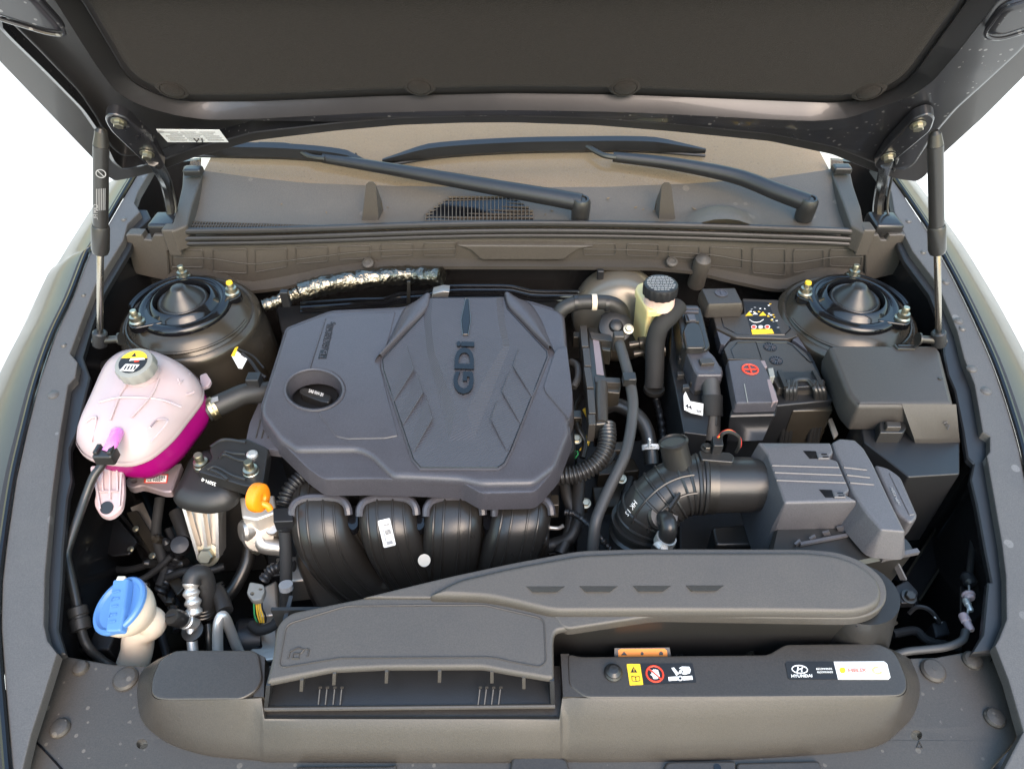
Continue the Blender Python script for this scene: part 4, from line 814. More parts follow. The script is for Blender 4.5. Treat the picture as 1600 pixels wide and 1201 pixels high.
for q in (([(655, 468), (634, 480), (622, 500), (606, 535), (584, 568)], [(673, 466), (671, 480), (662, 494), (632, 524), (597, 561)]), ([(806, 466), (828, 474), (846, 500), (856, 525), (868, 553)], [(788, 464.5), (794, 482), (812, 501), (834, 525), (857, 548)])):
    o, i_ = cr(T(EC(.0), q[0]), 6), cr(T(EC(.0), q[1]), 6); bm = NB()
    loft(bm, [[a.lerp(b, t) + V((0, 0, h)) for a, b in zip(o, i_)] for t, h in ((-.02, -.004), (.0, .0005), (.15, .003), (.35, .0075), (.55, .0105), (.75, .0118), (.9, .011), (.97, .009), (1, .005), (1.0, -.002))], closed=False); ob("shoulder", bm, COVER, ec, sharp=60)
hexp = [(673, 465), (666, 488), (598, 561), (599, 577), (646, 717), (658, 730), (777, 730), (787, 723), (797, 704), (855, 557), (854, 549), (792, 482), (787, 464)]
bm = NB(); slab(bm, T(EC(.0035), [(674, 464), (662, 490), (594, 561), (596, 578), (643, 719), (656, 733), (779, 733), (790, 725), (800, 705), (858, 558), (857, 548), (794, 481), (788, 463)]), [(.002, 0), (.0006, .0008), (0, .003)], bot=False, holes=[]); ob("panel_frame", bm, COVER, ec, wn=True)
bm = NB(); slab(bm, T(EC(.0042), hexp), [(.0012, 0), (.0004, .0004), (0, .0015)], bot=False); ob("ribbed_panel", bm, CARBON, ec, wn=True)
bm = NB(); P = T(EC(.0043), hexp); tube(bm, P + [P[0]], .0007, 5, 1, False); ob("panel_seam", bm, GLOSSB, ec)
bm = NB(); a = T(EC(.0040), [(664, 466), (662, 500), (667, 552), (702, 690), (741, 686), (797, 541), (789, 500), (786, 464)]); b = T(EC(.0112), [(676, 466), (673, 500), (679, 550), (712, 640), (730, 640), (786, 540), (778, 500), (775, 465)])
loft(bm, [a, b], True, False, True); ob("centre_spine", bm, CARBON, ec, sharp=8, wn=True)
for q, o in (([(635, 540), (646, 577), (615, 627)], (-12, -4)), ([(649, 581), (660, 614), (630, 663)], (-12, -4)), ([(663, 614), (675, 654), (646, 706)], (-12, -4)), ([(810, 547), (802, 571), (831, 620)], (13, -3)), ([(796, 581), (785, 611), (813, 662)], (13, -3)), ([(777, 627), (767, 654), (792, 705)], (13, -3))):
    a = T(EC(.0043), q); b = T(EC(.0085), q); c = T(EC(.0043), [(q[0][0] + o[0] * .3, q[0][1] + 2), (q[1][0] + o[0] * 1.7, q[1][1] + 2), (q[2][0] + o[0] * .6, q[2][1] - 14)])
    b[0] = a[0] + V((0, 0, .0006)); b[2] = a[2] + V((0, 0, .0006))
    bm = NB(); loft(bm, [a, b, c], closed=False); cv = ob("chevron", bm, CARBON, ec, sharp=10); bm = NB(); tube(bm, b, .0007, 5, 1); ob("chevron_edge", bm, COVER, cv)
bm = NB(); slab(bm, T(EC(.0142), [(728, 466), (732, 467), (735, 500), (731, 522), (723.5, 522), (721, 500)]), [(.0008, 0), (0, .0008), (0, .004)]); ob("spear_ornament", bm, GLOSSB, ec)
bm = NB(); P = T(EC(.0136), [(728, 465.5), (732.5, 466.5), (735.6, 500), (731.5, 523), (723, 523), (720.4, 500)]); tube(bm, P + [P[0]], .0004, 5, 1, False); ob("ornament_edge", bm, STEEL, ec)
tquad("lettering", "GDi", EC(.0113), [(740, 618), (741.5, 536), (708, 617)], GLOSSB, ec, d=.003, off=.03)
tquad("lettering", "Smartstream", EC(.0022), [(517, 503), (507.5, 546), (525, 504)], DARKP, ec, off=.01); tquad("lettering", "TECHNOLOGY", EC(.0022), [(511, 505.5), (502, 545), (516.5, 506)], DARKP, ec, off=.005)
decal("badge_box", EC(.0023), [(501, 547), (513, 545), (510, 560), (497, 560)], DARKP, ec, t=.0004)
tquad("lettering", "G", EC(.0029), [(506, 547.5), (505, 554), (511.5, 547)], COVER, ec, off=.02); tquad("lettering", "2.5", EC(.0029), [(501, 551), (499.5, 559), (506, 551)], COVER, ec, off=.01)
for q in ([(509, 497), (483, 578)],):
    bm = NB(); tube(bm, T(EC(.0012), q), .0009, 6, 1); ob("mould_line", bm, COVER, ec)
# oil filler cap
oc = thing("oil_filler_cap", "black oil filler cap with a raised grip seen through the hole of the engine cover", "oil cap", EC(-.05)(491, 615))
S = EC(-.040); c = S(492, 618)
bm = NB(); lathe(bm, c - V((0, 0, .02)), (0, 0, 1), [(.037, 0), (.037, .012), (.034, .016), (0, .016)], 28); ob("cap_disc", bm, BLACK, oc)
bm = NB(); slab(bm, rr(T(EC(-.028), [(466, 609), (474, 604), (500, 609), (519, 618), (514, 629), (498, 626), (470, 615)]), .004), rp(.003, .02)); ob("grip", bm, SATIN, oc, wn=True)
tquad("lettering", "SAE 0W-20", EC(-.0278), [(482, 612.5), (504.5, 619.5), (483.5, 608)], WHITE, oc)
# finned box at the left foot of the cover
fb_ = thing("finned_cover", "small grey finned plastic box under the left edge of the engine cover", "plastic cover", pl(.82)(405, 680))
bm = NB(); slab(bm, rr(T(pl(.835), [(404, 626), (389, 660), (381, 697), (440, 704), (462, 690), (420, 630)]), .004), [(.004, 0), (.001, .001), (0, .004), (0, .014)]); ob("shell", bm, COVER, fb_, wn=True)
for a, b in (((407, 656), (400, 684)), ((415, 659), (409, 684)), ((424, 662), (419, 684))):
    bm = NB(); tube(bm, T(pl(.8352), [a, b]), .0012, 6, 1); ob("fin", bm, SHROUD, fb_)
# ================================================================ engine block and head under the cover
eb = thing("engine_block", "dark metal engine block and cylinder head mostly hidden below the plastic cover", "engine", (-.12, .8, .45))
def qb(name, z, q, h, m=BLACK, par=eb, r=.006):
    bm = NB(); slab(bm, rr(T(pl(z), q), r), rp(.004, h)); return ob(name, bm, m, par, wn=True)
qb("cylinder_head", .81, [(440, 520), (880, 500), (900, 700), (840, 760), (500, 745), (420, 660)], .25)
qb("crankcase", .62, [(380, 560), (920, 540), (940, 860), (420, 900)], .2)
qb("rear_cover", .80, [(430, 478), (870, 455), (880, 500), (440, 520)], .12, BLACK)
# ================================================================ intake manifold
im = thing("intake_manifold", "black plastic intake manifold with four curved runners in front of the engine cover", "intake manifold", pl(.70)(650, 850))
bm = NB(); slab(bm, rr(tz([(458, 792, .772), (860, 792, .772), (858, 850, .752), (800, 885, .705), (640, 925, .665), (500, 955, .65), (462, 880, .72)]), .01), rp(.006, .05)); ob("plenum", bm, MANI, im, wn=True)
def flat_tube(bm, P, wx, hz_, seg=18):
    Q = cr(P, 6); R = []
    for i, p in enumerate(Q):
        t = (Q[min(i + 1, len(Q) - 1)] - Q[max(i - 1, 0)]).normalized(); s = V((1, 0, 0)); s = (s - t * s.dot(t)).normalized(); u = s.cross(t)
        R.append([p + s * wx * cos(a) * abs(cos(a)) ** -.25 + u * hz_ * sin(a) * abs(sin(a)) ** -.25 if abs(cos(a)) > 1e-3 and abs(sin(a)) > 1e-3 else p + s * wx * cos(a) + u * hz_ * sin(a) for a in [k * 2 * pi / seg for k in range(seg)]])
    loft(bm, R); return Q
RUN = [[(501, 770, .775), (500, 786, .792), (501, 812, .792), (512, 850, .765), (545, 893, .71), (600, 935, .645)],
       [(606, 772, .775), (606, 788, .793), (608, 815, .792), (618, 850, .765), (640, 890, .71), (668, 925, .65)],
       [(711, 772, .775), (711, 788, .793), (709, 815, .792), (706, 850, .765), (703, 888, .71), (705, 920, .65)],
       [(818, 772, .775), (818, 788, .793), (813, 815, .792), (800, 850, .765), (782, 885, .71), (765, 910, .65)]]
for k, q in enumerate(RUN):
    q = RUN[k] = [(x, y, z - .016) for x, y, z in q]; P = tz(q); bm = NB(); Q = flat_tube(bm, P, .0415, .030); rn = ob("runner", bm, MANI, im, sharp=50)
    for o in (-.026, -.012, .010, .025):
        bm = NB(); R = []
        for i in range(2, len(Q) - 1):
            t = (Q[i + 1] - Q[i - 1]).normalized(); s = (V((1, 0, 0)) - t * t.x).normalized(); u = s.cross(t); u = u if u.dot(CAM - Q[i]) > 0 else -u
            R.append(Q[i] + s * o + u * (.0302 if abs(o) < .02 else .0272))
        tube(bm, R, .0016, 6, 1); ob("runner_rib", bm, MANI, rn)
    cx = (501, 607, 711, 818)[k]; bm = NB()
    tube(bm, tz([(cx - 45, 806, .795), (cx - 44, 793, .803), (cx - 36, 783, .807), (cx - 18, 777.5, .808), (cx + 18, 777.5, .808), (cx + 34, 782, .807), (cx + 42, 792, .803), (cx + 44, 804, .796)]), .0058, 8, 4); ob("flange_arch", bm, COVER, im)
    if k: bm = NB(); slab(bm, rr(tz([(cx - 63, 790, .79), (cx - 48, 790, .79), (cx - 48, 822, .783), (cx - 56, 829, .78), (cx - 63, 822, .783)]), .004), [(0, 0), (0, .012)]); ob("slot", bm, GLOSSB, im)
S = pl(.8265, .52, -.15)
def onrun(k, f):
    Q = cr(tz(RUN[k]), 6); i = int(f * (len(Q) - 1)); t = (Q[i + 1] - Q[i - 1]).normalized(); s = (V((1, 0, 0)) - t * t.x).normalized(); u = s.cross(t); u = u if u.dot(CAM - Q[i]) > 0 else -u
    return Q[i] + u * .0312, s, -t, u
lbp = tag(thing("part_label", "", "", (0, .6, .8)), "white barcode label stuck on the second runner of the intake manifold", "label")
c, s, t, u = onrun(1, .47)
def lq(u0, u1, v0, v1, h): return [c + s * a + t * b + u * h for a, b in ((u0, v0), (u1, v0), (u1, v1), (u0, v1))]
bm = NB(); slab(bm, rr(lq(-.0085, .0085, -.019, .019, .0008), .002), [(0, 0), (0, .0012)], dn=-u); ob("paper", bm, WHITE, lbp)
bm = NB()
for k in range(12): slab(bm, lq(-.002, .0062, .0165 - k * .0016, .0165 - k * .0016 - random.choice((.0006, .001)), .0012), [(0, 0), (0, .0003)], dn=-u)
ob("barcode", bm, DARKP, lbp)
bm = NB(); slab(bm, lq(-.0042, -.003, -.012, .016, .0012), [(0, 0), (0, .0003)], dn=-u); slab(bm, lq(-.003, .0052, -.016, -.0115, .0012), [(0, 0), (0, .0003)], dn=-u); ob("print_line", bm, GREYP, lbp)
dp = NB(); lathe(dp, pl(.772)(663, 875) , (0, -.55, .8), [(.0085, 0), (.0085, .0012), (0, .0014)], 20); tag(ob("paint_mark", dp, IVORY), "round cream paint dot on the intake manifold between two runners", "paint dot")
# ================================================================ wiring trunk and metal housing left of the manifold
th = thing("water_outlet_housing", "cast aluminium housing with stubs beside the left end of the manifold", "engine housing", pl(.74)(410, 830))
qb("flange_plate", .775, [(374, 776), (392, 775), (428, 772), (432, 800), (400, 812), (378, 808)], .03, mat("machined aluminium", (.72, .66, .58), .45, metal=.6), th, .003)
bm = NB(); lathe(bm, pl(.74)(398, 826), (-.7, -.5, .35), [(.0, -.03), (.017, -.03), (.017, .016), (.014, .02), (0, .02)], 22); ob("stub", bm, ALU, th)
bm = NB(); lathe(bm, pl(.735)(405, 836), (.3, -.75, .5), [(.024, -.03), (.024, .006), (.020, .011), (0, .012)], 22); ob("dome", bm, ALU, th)
bm = NB(); tube(bm, tz([(405, 835, .735), (412, 850, .725), (440, 855, .72)]), .013, 14, 4); tube_ = ob("branch_tube", bm, ALU, th)
bm = NB(); lathe(bm, pl(.74)(428, 826), (0, -.4, .9), [(.011, -.03), (.011, .008), (.0095, .010), (0, .010)], 18); ob("stub", bm, ALU, th)
bm = NB(); hexbolt(bm, pl(.72)(402, 856), (-.6, -.6, .5), .007); ob("bolt", bm, ZINC, th)
wt = thing("wiring_trunk", "black taped wiring trunk with a square holder left of the manifold", "wiring", pl(.74)(447, 820))
bm = NB(); tube(bm, tz([(486, 735, .80), (468, 748, .80), (452, 766, .795), (443, 790, .785)]), corr(.0105), 14, 14); ob("corrugated_sleeve", bm, BLACK, wt, sharp=80)
bm = NB(); slab(bm, rr(T(pl(.80), [(426, 793), (458, 792), (458, 814), (427, 815)]), .002), rp(.002, .02)); ob("holder", bm, BLACK, wt, wn=True)
bm = NB(); tube(bm, tz([(443, 812, .785), (446, 850, .765), (447, 900, .73), (446, 955, .68)]), .0085, 12, 5); ob("taped_bundle", bm, TAPE, wt)
bm = NB(); tube(bm, tz([(446, 815, .785), (447, 832, .776)]), corr(.0085, .0012, .004), 12, 8); ob("corrugated_sleeve", bm, BLACK, wt, sharp=80)
bm = NB(); lathe(bm, pl(.735)(447, 916), (0, -.3, -1), [(.0095, -.004), (.0095, .004)], 14); ob("tape_ring", bm, GREYP, wt)
# oil dipstick
ds = thing("oil_dipstick", "orange oil dipstick handle standing left of the engine cover", "dipstick", pl(.75)(405, 790))
c = pl(.845)(403, 777); bm = NB(); x = V((.92, -.25, .12)).normalized(); z = (CAM - c).normalized(); z = (V((.12, .35, .93))).normalized()
lathe(bm, c, x, [(.006, -.0085), (.0155, -.0085), (.0185, -.006), (.0195, 0), (.0185, .006), (.0155, .0085), (.006, .0085), (.004, .006), (0, .006)], 26, 1.05); ob("ring_handle", bm, ORANGE, ds, sharp=40)
bm = NB(); tube(bm, [c + x * .004 + V((0, -.004, -.006)), c + V((.012, -.006, -.010)), c + V((.015, -.008, -.016))], .0048, 12, 3); ob("stem", bm, ORANGE, ds)
# ================================================================ engine mount
mo = thing("engine_mount", "black engine mount with ribbed bracket and aluminium leg beside the coolant tank", "engine mount", pl(.66)(320, 800))
bm = NB(); slab(bm, rr(T(pl(.815, .65, .05), [(276, 742), (292, 706), (322, 692), (350, 700), (366, 745), (370, 765), (352, 780), (320, 786), (284, 781), (265, 772), (266, 760)]), .012, 4), [(.020, 0), (.012, .002), (.004, .008), (0, .016), (.001, .026), (.006, .030)]); ob("rubber_cap", bm, RUBBER, mo, wn=True)
bm = NB(); slab(bm, rr(T(pl(.838), [(307, 736), (331, 716), (326, 700), (344, 687), (386, 684), (420, 700), (410, 762), (378, 758), (346, 748)]), .005), [(.003, 0), (.001, .001), (0, .003), (0, .020)]); ob("bracket_arm", bm, SATIN, mo, wn=True)
for q in ([(324, 733), (334, 729), (346, 733), (362, 742), (384, 749)], [(342, 716), (350, 710), (362, 714), (372, 718), (386, 720)], [(345, 713), (352, 706), (364, 708), (384, 709)], [(329, 698), (345, 688), (360, 687), (384, 691)], [(330, 734), (342, 739), (356, 749)]):
    bm = NB(); tube(bm, T(pl(.8385), q), .0024, 8, 5); ob("bracket_rib", bm, SATIN, mo)
for x, y, z in ((311, 716, .842), (389, 727, .85)):
    bm = NB(); c = pl(z)(x, y); lathe(bm, c - V((0, 0, .018)), (0, 0, 1), [(.0115, 0), (.0115, .006), (.0105, .007), (.0100, .012), (.0065, .013), (.0065, .024), (.0055, .026), (0, .026)], 16); ob("stud_nut", bm, ZINC, mo)
bm = NB(); lathe(bm, pl(.832)(396, 716), (0, 0, 1), [(.008, 0), (.008, .010), (.005, .012), (0, .012)], 14); ob("stud_nut", bm, BRIGHT, mo)
tquad("lettering", "25091-0", pl(.832, .62, 1.6), [(338, 754), (316, 746), (337, 759)], WHITE, mo)
lg = NB(); f = tz([(286, 788, .775), (346, 788, .775), (346, 868, .72), (338, 879, .71), (318, 880, .71), (310, 872, .715)])
slab(lg, rr(f, .003), [(.003, 0), (0, .003), (0, .02)], dn=V((0, .9, -.3))); leg = ob("aluminium_leg", lg, ALU, mo, wn=True)
for a, b in (((290, 790, .785), (314, 872, .722)), ((316, 790, .787), (325, 852, .738)), ((341, 790, .785), (343, 868, .725))):
    bm = NB(); p, q = tz([a, b]); bar(bm, p, q, .0045, .014, V((0, -.8, .6))); ob("leg_rib", bm, ALU, leg)
bm = NB(); hexbolt(bm, pl(.722)(326, 866), (0, -.75, .65), .0115, .012); ob("leg_bolt", bm, ZINC, mo)
qb("rubber_block", .77, [(288, 745), (372, 740), (376, 768), (290, 771)], .2, RUBBER, mo)
br = thing("mount_bracket", "silver painted bracket with red edged barcode label under the coolant tank", "bracket", pl(.76)(230, 750))
bm = NB(); slab(bm, rr(T(pl(.795), [(196, 748), (205, 741), (225, 735), (284, 722), (268, 768), (256, 768), (222, 758), (206, 762), (198, 758)]), .004), [(.002, 0), (0, .002), (0, .012)], holes=[[pl(.795)(209 + 6 * cos(a), 751 + 4 * sin(a)) for a in [k * pi / 6 for k in range(12)]]]); ob("plate", bm, SILV, br, wn=True)
pt = tag(thing("part_label", "", "", pl(.796)(243, 747)), "white barcode label with red border on the silver bracket below the coolant tank", "label")
decal("red_border", pl(.7958), [(226, 741), (263, 741), (261, 754), (225, 754)], RED, pt, t=.0004); decal("paper", pl(.7964), [(229, 742.5), (261, 742.5), (259.5, 752.5), (228, 752.5)], WHITE, pt, t=.0004)
bm = NB()
for k in range(11): x = 232 + k * 2.4; slab(bm, T(pl(.7970), [(x, 743), (x + random.choice((.9, 1.5)), 743), (x + 1, 747.5), (x - .2, 747.5)]), [(0, 0), (0, .0002)])
ob("barcode", bm, DARKP, pt); tquad("lettering", "LS N02*-", pl(.7970), [(231, 752), (256, 752), (231, 748.6)], DARKP, pt)
# ================================================================ strut towers
def tower(side, c_px, bolts, s):
    C = pl(.905)(*c_px); k = mpx(C); tl = V((0, -.06, 1)).normalized()
    t = thing("strut_tower", f"black painted suspension strut tower with bolted top mount at the {side} rear of the bay", "strut tower", C - V((0, 0, .2)), "strut towers")
    bm = NB(); lathe(bm, C, tl, [(.135, -.42), (.128, -.22), (.122, -.10), (.118, -.062), (.114, -.050), (.116, -.044), (.113, -.036), (.106, -.031), (.102, -.033), (.098, -.028), (.088, -.018), (.078, -.010), (.070, -.008), (0, -.008)], 48); ob("tower_shell", bm, TOWER, t, sharp=60)
    bm = NB(); lathe(bm, C, tl, [(.076, -.009), (.076, -.004), (.072, .001), (.064, .003), (.058, .000), (.054, .004), (.050, .010), (.046, .011), (.044, .006), (.043, -.006), (0, -.006)], 40); ob("mount_plate", bm, GLOSSB, t, sharp=60)
    bm = NB(); lathe(bm, C + V((0, 0, .001)), tl, [(.042, -.004), (.040, .004), (.037, .006), (.034, .004), (.030, .010), (.022, .018), (.0135, .027), (.0115, .030), (.008, .031), (0, .031)], 36); ob("dust_cap", bm, SATIN, t, sharp=60)
    for x, y in bolts:
        p = pl(.903)(x, y); d = (p - C); d.z = 0; d.normalize(); q = C + d * .066
        bm = NB(); slab(bm, rr([q + d * .026 + V((-d.y, d.x, 0)) * .010, q + d * .026 - V((-d.y, d.x, 0)) * .010, q - d * .02 - V((-d.y, d.x, 0)) * .03, q - d * .02 + V((-d.y, d.x, 0)) * .03], .009), rp(.003, .012)); ob("mount_lug", bm, GLOSSB, t, wn=True)
        bm = NB(); b = C + d * .078; lathe(bm, b, (0, 0, 1), [(.012, 0), (.012, .003), (.0095, .005), (.009, .012), (.0055, .013), (.0055, .021), (.0045, .023), (0, .023)], 16); bo = ob("stud_nut", bm, ZINC, t)
        if (x, y) == bolts[1]: bm = NB(); lathe(bm, b + V((0, 0, .023)), (0, 0, 1), [(.0057, -.003), (.0050, .0008), (0, .001)], 12); ob("paint_dab", bm, YEL, bo)
    for a0, a1, r in ((1.9, 3.3, .084), (2.0, 3.2, .089)):
        bm = NB(); P = [C + V((r * cos(a if s < 0 else pi - a), r * sin(a if s < 0 else pi - a), -.004)) for a in [a0 + (a1 - a0) * i / 14 for i in range(15)]]; tube(bm, P, .003, 8, 1); ob("rolled_edge", bm, GLOSSB, t)
    bm = NB(); P = [C + V((.099 * cos(a), .099 * sin(a), -.029)) for a in [pi + .1 + (pi - .2) * i / 20 for i in range(21)]]; tube(bm, P, .0022, 6, 1); ob("rim_bead", bm, TOWER, t)
    bm = NB(); box(bm, C + V((-.03 * s * -1, -.118, -.09)), .03, .01, .06, b=.004); ob("tower_bracket", bm, TOWER, t, wn=True)
tower("left", (287, 472), [(288, 436), (352, 462), (247, 491)], -1)
tower("right", (1334, 470), [(1332, 433), (1270, 462), (1375, 487)], 1)
def simple(name, bm, m, lab, cat, group=None, sharp=40, wn=False): return tag(ob(name, bm, m, None, sharp, wn), lab, cat, group)
# ================================================================ coolant tank
ct = thing("coolant_tank", "pale pink translucent coolant tank half filled with magenta fluid on the left", "coolant tank", pl(.80)(215, 660))
RS = pl(.868, .70, .10)
oq = [(121, 693), (124, 678), (141, 640), (161, 594), (176, 574), (197, 561), (222, 557), (250, 560), (280, 572), (303, 587), (315, 604), (316, 620), (309, 634), (293, 655), (270, 684), (243, 708), (225, 718), (205, 724), (180, 723.5), (150, 719), (131, 708)]
O = []
for p in cr(T(RS, oq + [oq[0]]), 3)[:-1]: O.append(p)
ce = sum(O, V((0, 0, 0))) / len(O)
def ring(f, h, dx=0, dy=0): return [ce + (p - ce) * f + V((dx, dy, h)) for p in O]
DOME = [(1, 0), (.995, .004), (.975, .010), (.93, .019), (.84, .030), (.70, .038), (.5, .044), (.25, .046)]
bm = NB(); loft(bm, [ring(f, h, 0, .012 * (1 - f)) for f, h in DOME]); ob("upper_half", bm, TANKW, ct, sharp=70)
bm = NB(); loft(bm, [ring(1.012, .0035), ring(1.02, .001), ring(1.02, -.003), ring(1.01, -.005)], True, False, False); ob("weld_seam", bm, TANKW, ct)
bm = NB(); loft(bm, [ring(.985, -.002), ring(.975, -.02, .004), ring(.955, -.032, .007), ring(.89, -.045, .008), ring(.75, -.052, .008)], True, False, True); ob("lower_half", bm, TANKP, ct, sharp=70)
def domept(x, y, h=.001):
    z = .90
    for _ in range(14):
        p = pl(z)(x, y); d = V((p.x - ce.x, p.y - ce.y, 0)); ang = math.atan2(d.y, d.x)
        q = min(O, key=lambda o: abs((math.atan2(o.y - ce.y, o.x - ce.x) - ang + pi) % (2 * pi) - pi)); R_ = math.hypot(q.x - ce.x, q.y - ce.y); f = min(1, d.length / R_)
        hh = DOME[-1][1]
        for (f1, h1), (f0, h0) in zip(DOME, DOME[1:]):
            if f0 <= f <= f1: hh = h0 + (h1 - h0) * (f - f0) / (f1 - f0)
        z = ce.z + (q.z - ce.z) * f + hh
    return pl(z + h)(x, y)
for q in ([(155, 628), (185, 621), (222, 621), (255, 625), (285, 636)], [(208, 590), (190, 612), (178, 640), (172, 656)], [(248, 592), (240, 612), (224, 632), (205, 652)], [(278, 592), (284, 606), (292, 616), (304, 612)], [(296, 584), (284, 596), (280, 600)], [(133, 660), (145, 652), (150, 655), (143, 690)], [(234, 668), (246, 656), (262, 656), (256, 668), (236, 690)]):
    bm = NB(); tube(bm, [domept(x, y, .0002) for x, y in q], .0016, 6, 5); ob("moulded_ridge", bm, TANKW, ct)
bm = NB(); tube(bm, [domept(183, 676, .001), domept(176, 692, .003), domept(168, 706, .008)], lambda t, l: .0085 - .001 * t, 14, 4); ob("outlet_nozzle", bm, mat("pink nozzle plastic", (.72, .22, .62), .3, sss=.3), ct)
c = domept(222, 585, 0); ax = V((-.02, -.22, 1)).normalized()
bm = NB(); lathe(bm, c - ax * .01, ax, [(.026, 0), (.024, .014), (.024, .024)], 28); ob("filler_neck", bm, TANKW, ct)
cp = NB(); x_, y_, z_ = basis(ax); cc = c + ax * .010
R = []
for r, h in ((.0255, 0), (.0275, .002), (.0275, .014), (.0255, .018), (.020, .0195), (0.0001, .0195)):
    R.append([cc + ax * h + (x_ * cos(a) + y_ * sin(a)) * (r - (.0012 if (i // 2) % 2 and .001 < h < .016 else 0)) for i, a in enumerate([k * 2 * pi / 48 for k in range(48)])])
loft(cp, R); cap_ = ob("tank_cap", cp, GREYCAP, ct, sharp=30)
ct_ = cc + ax * .0196
def capq(name, q, m, h=.0004):
    bm = NB(); slab(bm, [ct_ + x_ * (u * .02) + y_ * (v * .02) + ax * h for u, v in q], [(0, 0), (0, .0004)], dn=-ax); return ob(name, bm, m, cap_)
capq("dark_field", [(.98 * cos(a), .98 * sin(a)) for a in [k * pi / 12 for k in range(24)]], DARKP)
capq("yellow_field", [(.98 * cos(a), .98 * sin(a)) for a in [.35 + k * (pi - .7) / 10 for k in range(11)]], YEL, .0008)
capq("white_field", [(-.7, -.75), (.25, -.85), (.55, -.25), (-.45, -.2)], WHITE, .0008); capq("white_field", [(-.3, .1), (.8, .2), (.7, .32), (-.2, .3)], WHITE, .0008)
capq("warning_triangle", [(-.25, .45), (.1, .45), (-.07, .8)], DARKP, .0012); capq("red_mark", [(.1, -.05), (.45, 0), (.4, .15), (.1, .12)], RED, .0012)
for k in range(4): capq("steam_mark", [(-.45 + k * .22, -.68), (-.33 + k * .22, -.68), (-.27 + k * .22, -.36), (-.39 + k * .22, -.36)], DARKP, .0012)
tb = NB(); q = T(pl(.81, .62, .55), [(139, 726), (192, 730), (194, 768), (190, 794), (172, 808), (156, 804), (146, 786), (150, 770)])
slab(tb, rr(q, .008), rp(.002, .008), holes=[]); tab = ob("mounting_tab", tb, TAB, ct, wn=True)
bm = NB(); c = pl(.8105, .62, .55)(167, 793); lathe(bm, c, (0, -.48, .88), [(.0088, -.001), (.0088, .0012), (0, .0012)], 20); ob("dark_hole_disc", bm, BLACK, tab)  # black disc laid on the tab for the darkness of a hole
for a, b in (((160, 735), (161, 768)), ((172, 735), (172, 780)), ((183, 735), (184, 768)), ((155, 768), (186, 767)), ((147, 735), (157, 795)), ((190, 740), (187, 790))):
    bm = NB(); p, q = pl(.812, .62, .55)(*a), pl(.812, .62, .55)(*b); bar(bm, p, q, .0022, .004); ob("tab_rib", bm, TANKW if a[0] in (147, 190) else TAB, tab)
bm = NB(); tube(bm, tz([(300, 652, .845), (318, 644, .845), (330, 638, .845)]), .012, 16, 2); ob("outlet_stub", bm, TANKP, ct)
bm = NB(); slab(bm, rr(T(pl(.86), [(312, 586), (322, 582), (330, 594), (326, 602), (314, 606)]), .003), rp(.001, .006)); ob("fixing_ear", bm, TAB, ct)
h = thing("coolant_hose", "thick black hose clamped to the coolant tank and running under the engine cover", "hose", pl(.84)(370, 630))
hq = tz([(322, 643, .846), (340, 634, .848), (362, 624, .85), (385, 615, .85), (420, 612, .84)])
bm = NB(); tube(bm, hq, .0165, 18, 5); ob("hose_body", bm, RUBBER, h); spring_clamp(hq[0].lerp(hq[1], .55), hq[1] - hq[0], .0168, GAL, .011, par=h)
bm = NB(); bar(bm, hq[1] + V((-.004, -.006, .0165)), hq[1] + V((.006, -.002, .0172)), .010, .0012); ob("print_mark", bm, GREYP, h)
h = thing("overflow_hose", "thin black hose falling from the coolant tank plug along the left trim", "hose", pl(.84)(165, 715))
hq = tz([(166, 713, .868), (158, 728, .862), (146, 745, .855), (134, 775, .838), (120, 815, .822), (108, 850, .808), (104, 868, .800), (108, 890, .792), (117, 930, .775), (124, 965, .76)])
bm = NB(); tube(bm, hq, .0058, 12, 5); ob("hose_body", bm, SATIN, h)
bm = NB(); tube(bm, tz([(124, 960, .762), (129, 990, .75), (138, 1010, .74), (158, 1030, .72), (190, 1050, .70)]), .0058, 12, 5); ob("hose_body", bm, RUBBER, h)
bm = NB(); d = hq[-1] - hq[-2]; lathe(bm, hq[-1] - d.normalized() * .015, d, [(.010, 0), (.012, .002), (.012, .012), (.0105, .013), (.0105, .016), (.012, .017), (.012, .030), (.009, .031)], 18); ob("coupling", bm, RUBBER, h)
bm = NB(); c = domept(166, 711, .010); box(bm, c, .026, .020, .016, b=.003); pg = ob("plug", bm, SATIN, h, wn=True)
bm = NB(); box(bm, c + V((-.009, .002, .008)), .006, .016, .008, b=.0015); ob("plug_ear", bm, SATIN, pg); bm = NB(); box(bm, c + V((.009, .002, .008)), .006, .016, .008, b=.0015); ob("plug_ear", bm, SATIN, pg)
for q, r, lab in ((([(92, 880, .74), (97, 920, .73), (103, 960, .72), (112, 1000, .71), (140, 1030, .69)]), .0035, "thin glossy black line beside the left trim, nearest to the trim"), (([(107, 930, .73), (113, 960, .72), (120, 1000, .71), (126, 1015, .70)]), .003, "thin glossy black line beside the left trim, behind the hose coupling")):
    bm = NB(); tube(bm, tz(q), r, 8, 5); simple("brake_line", bm, GLOSSB, lab, "pipe")
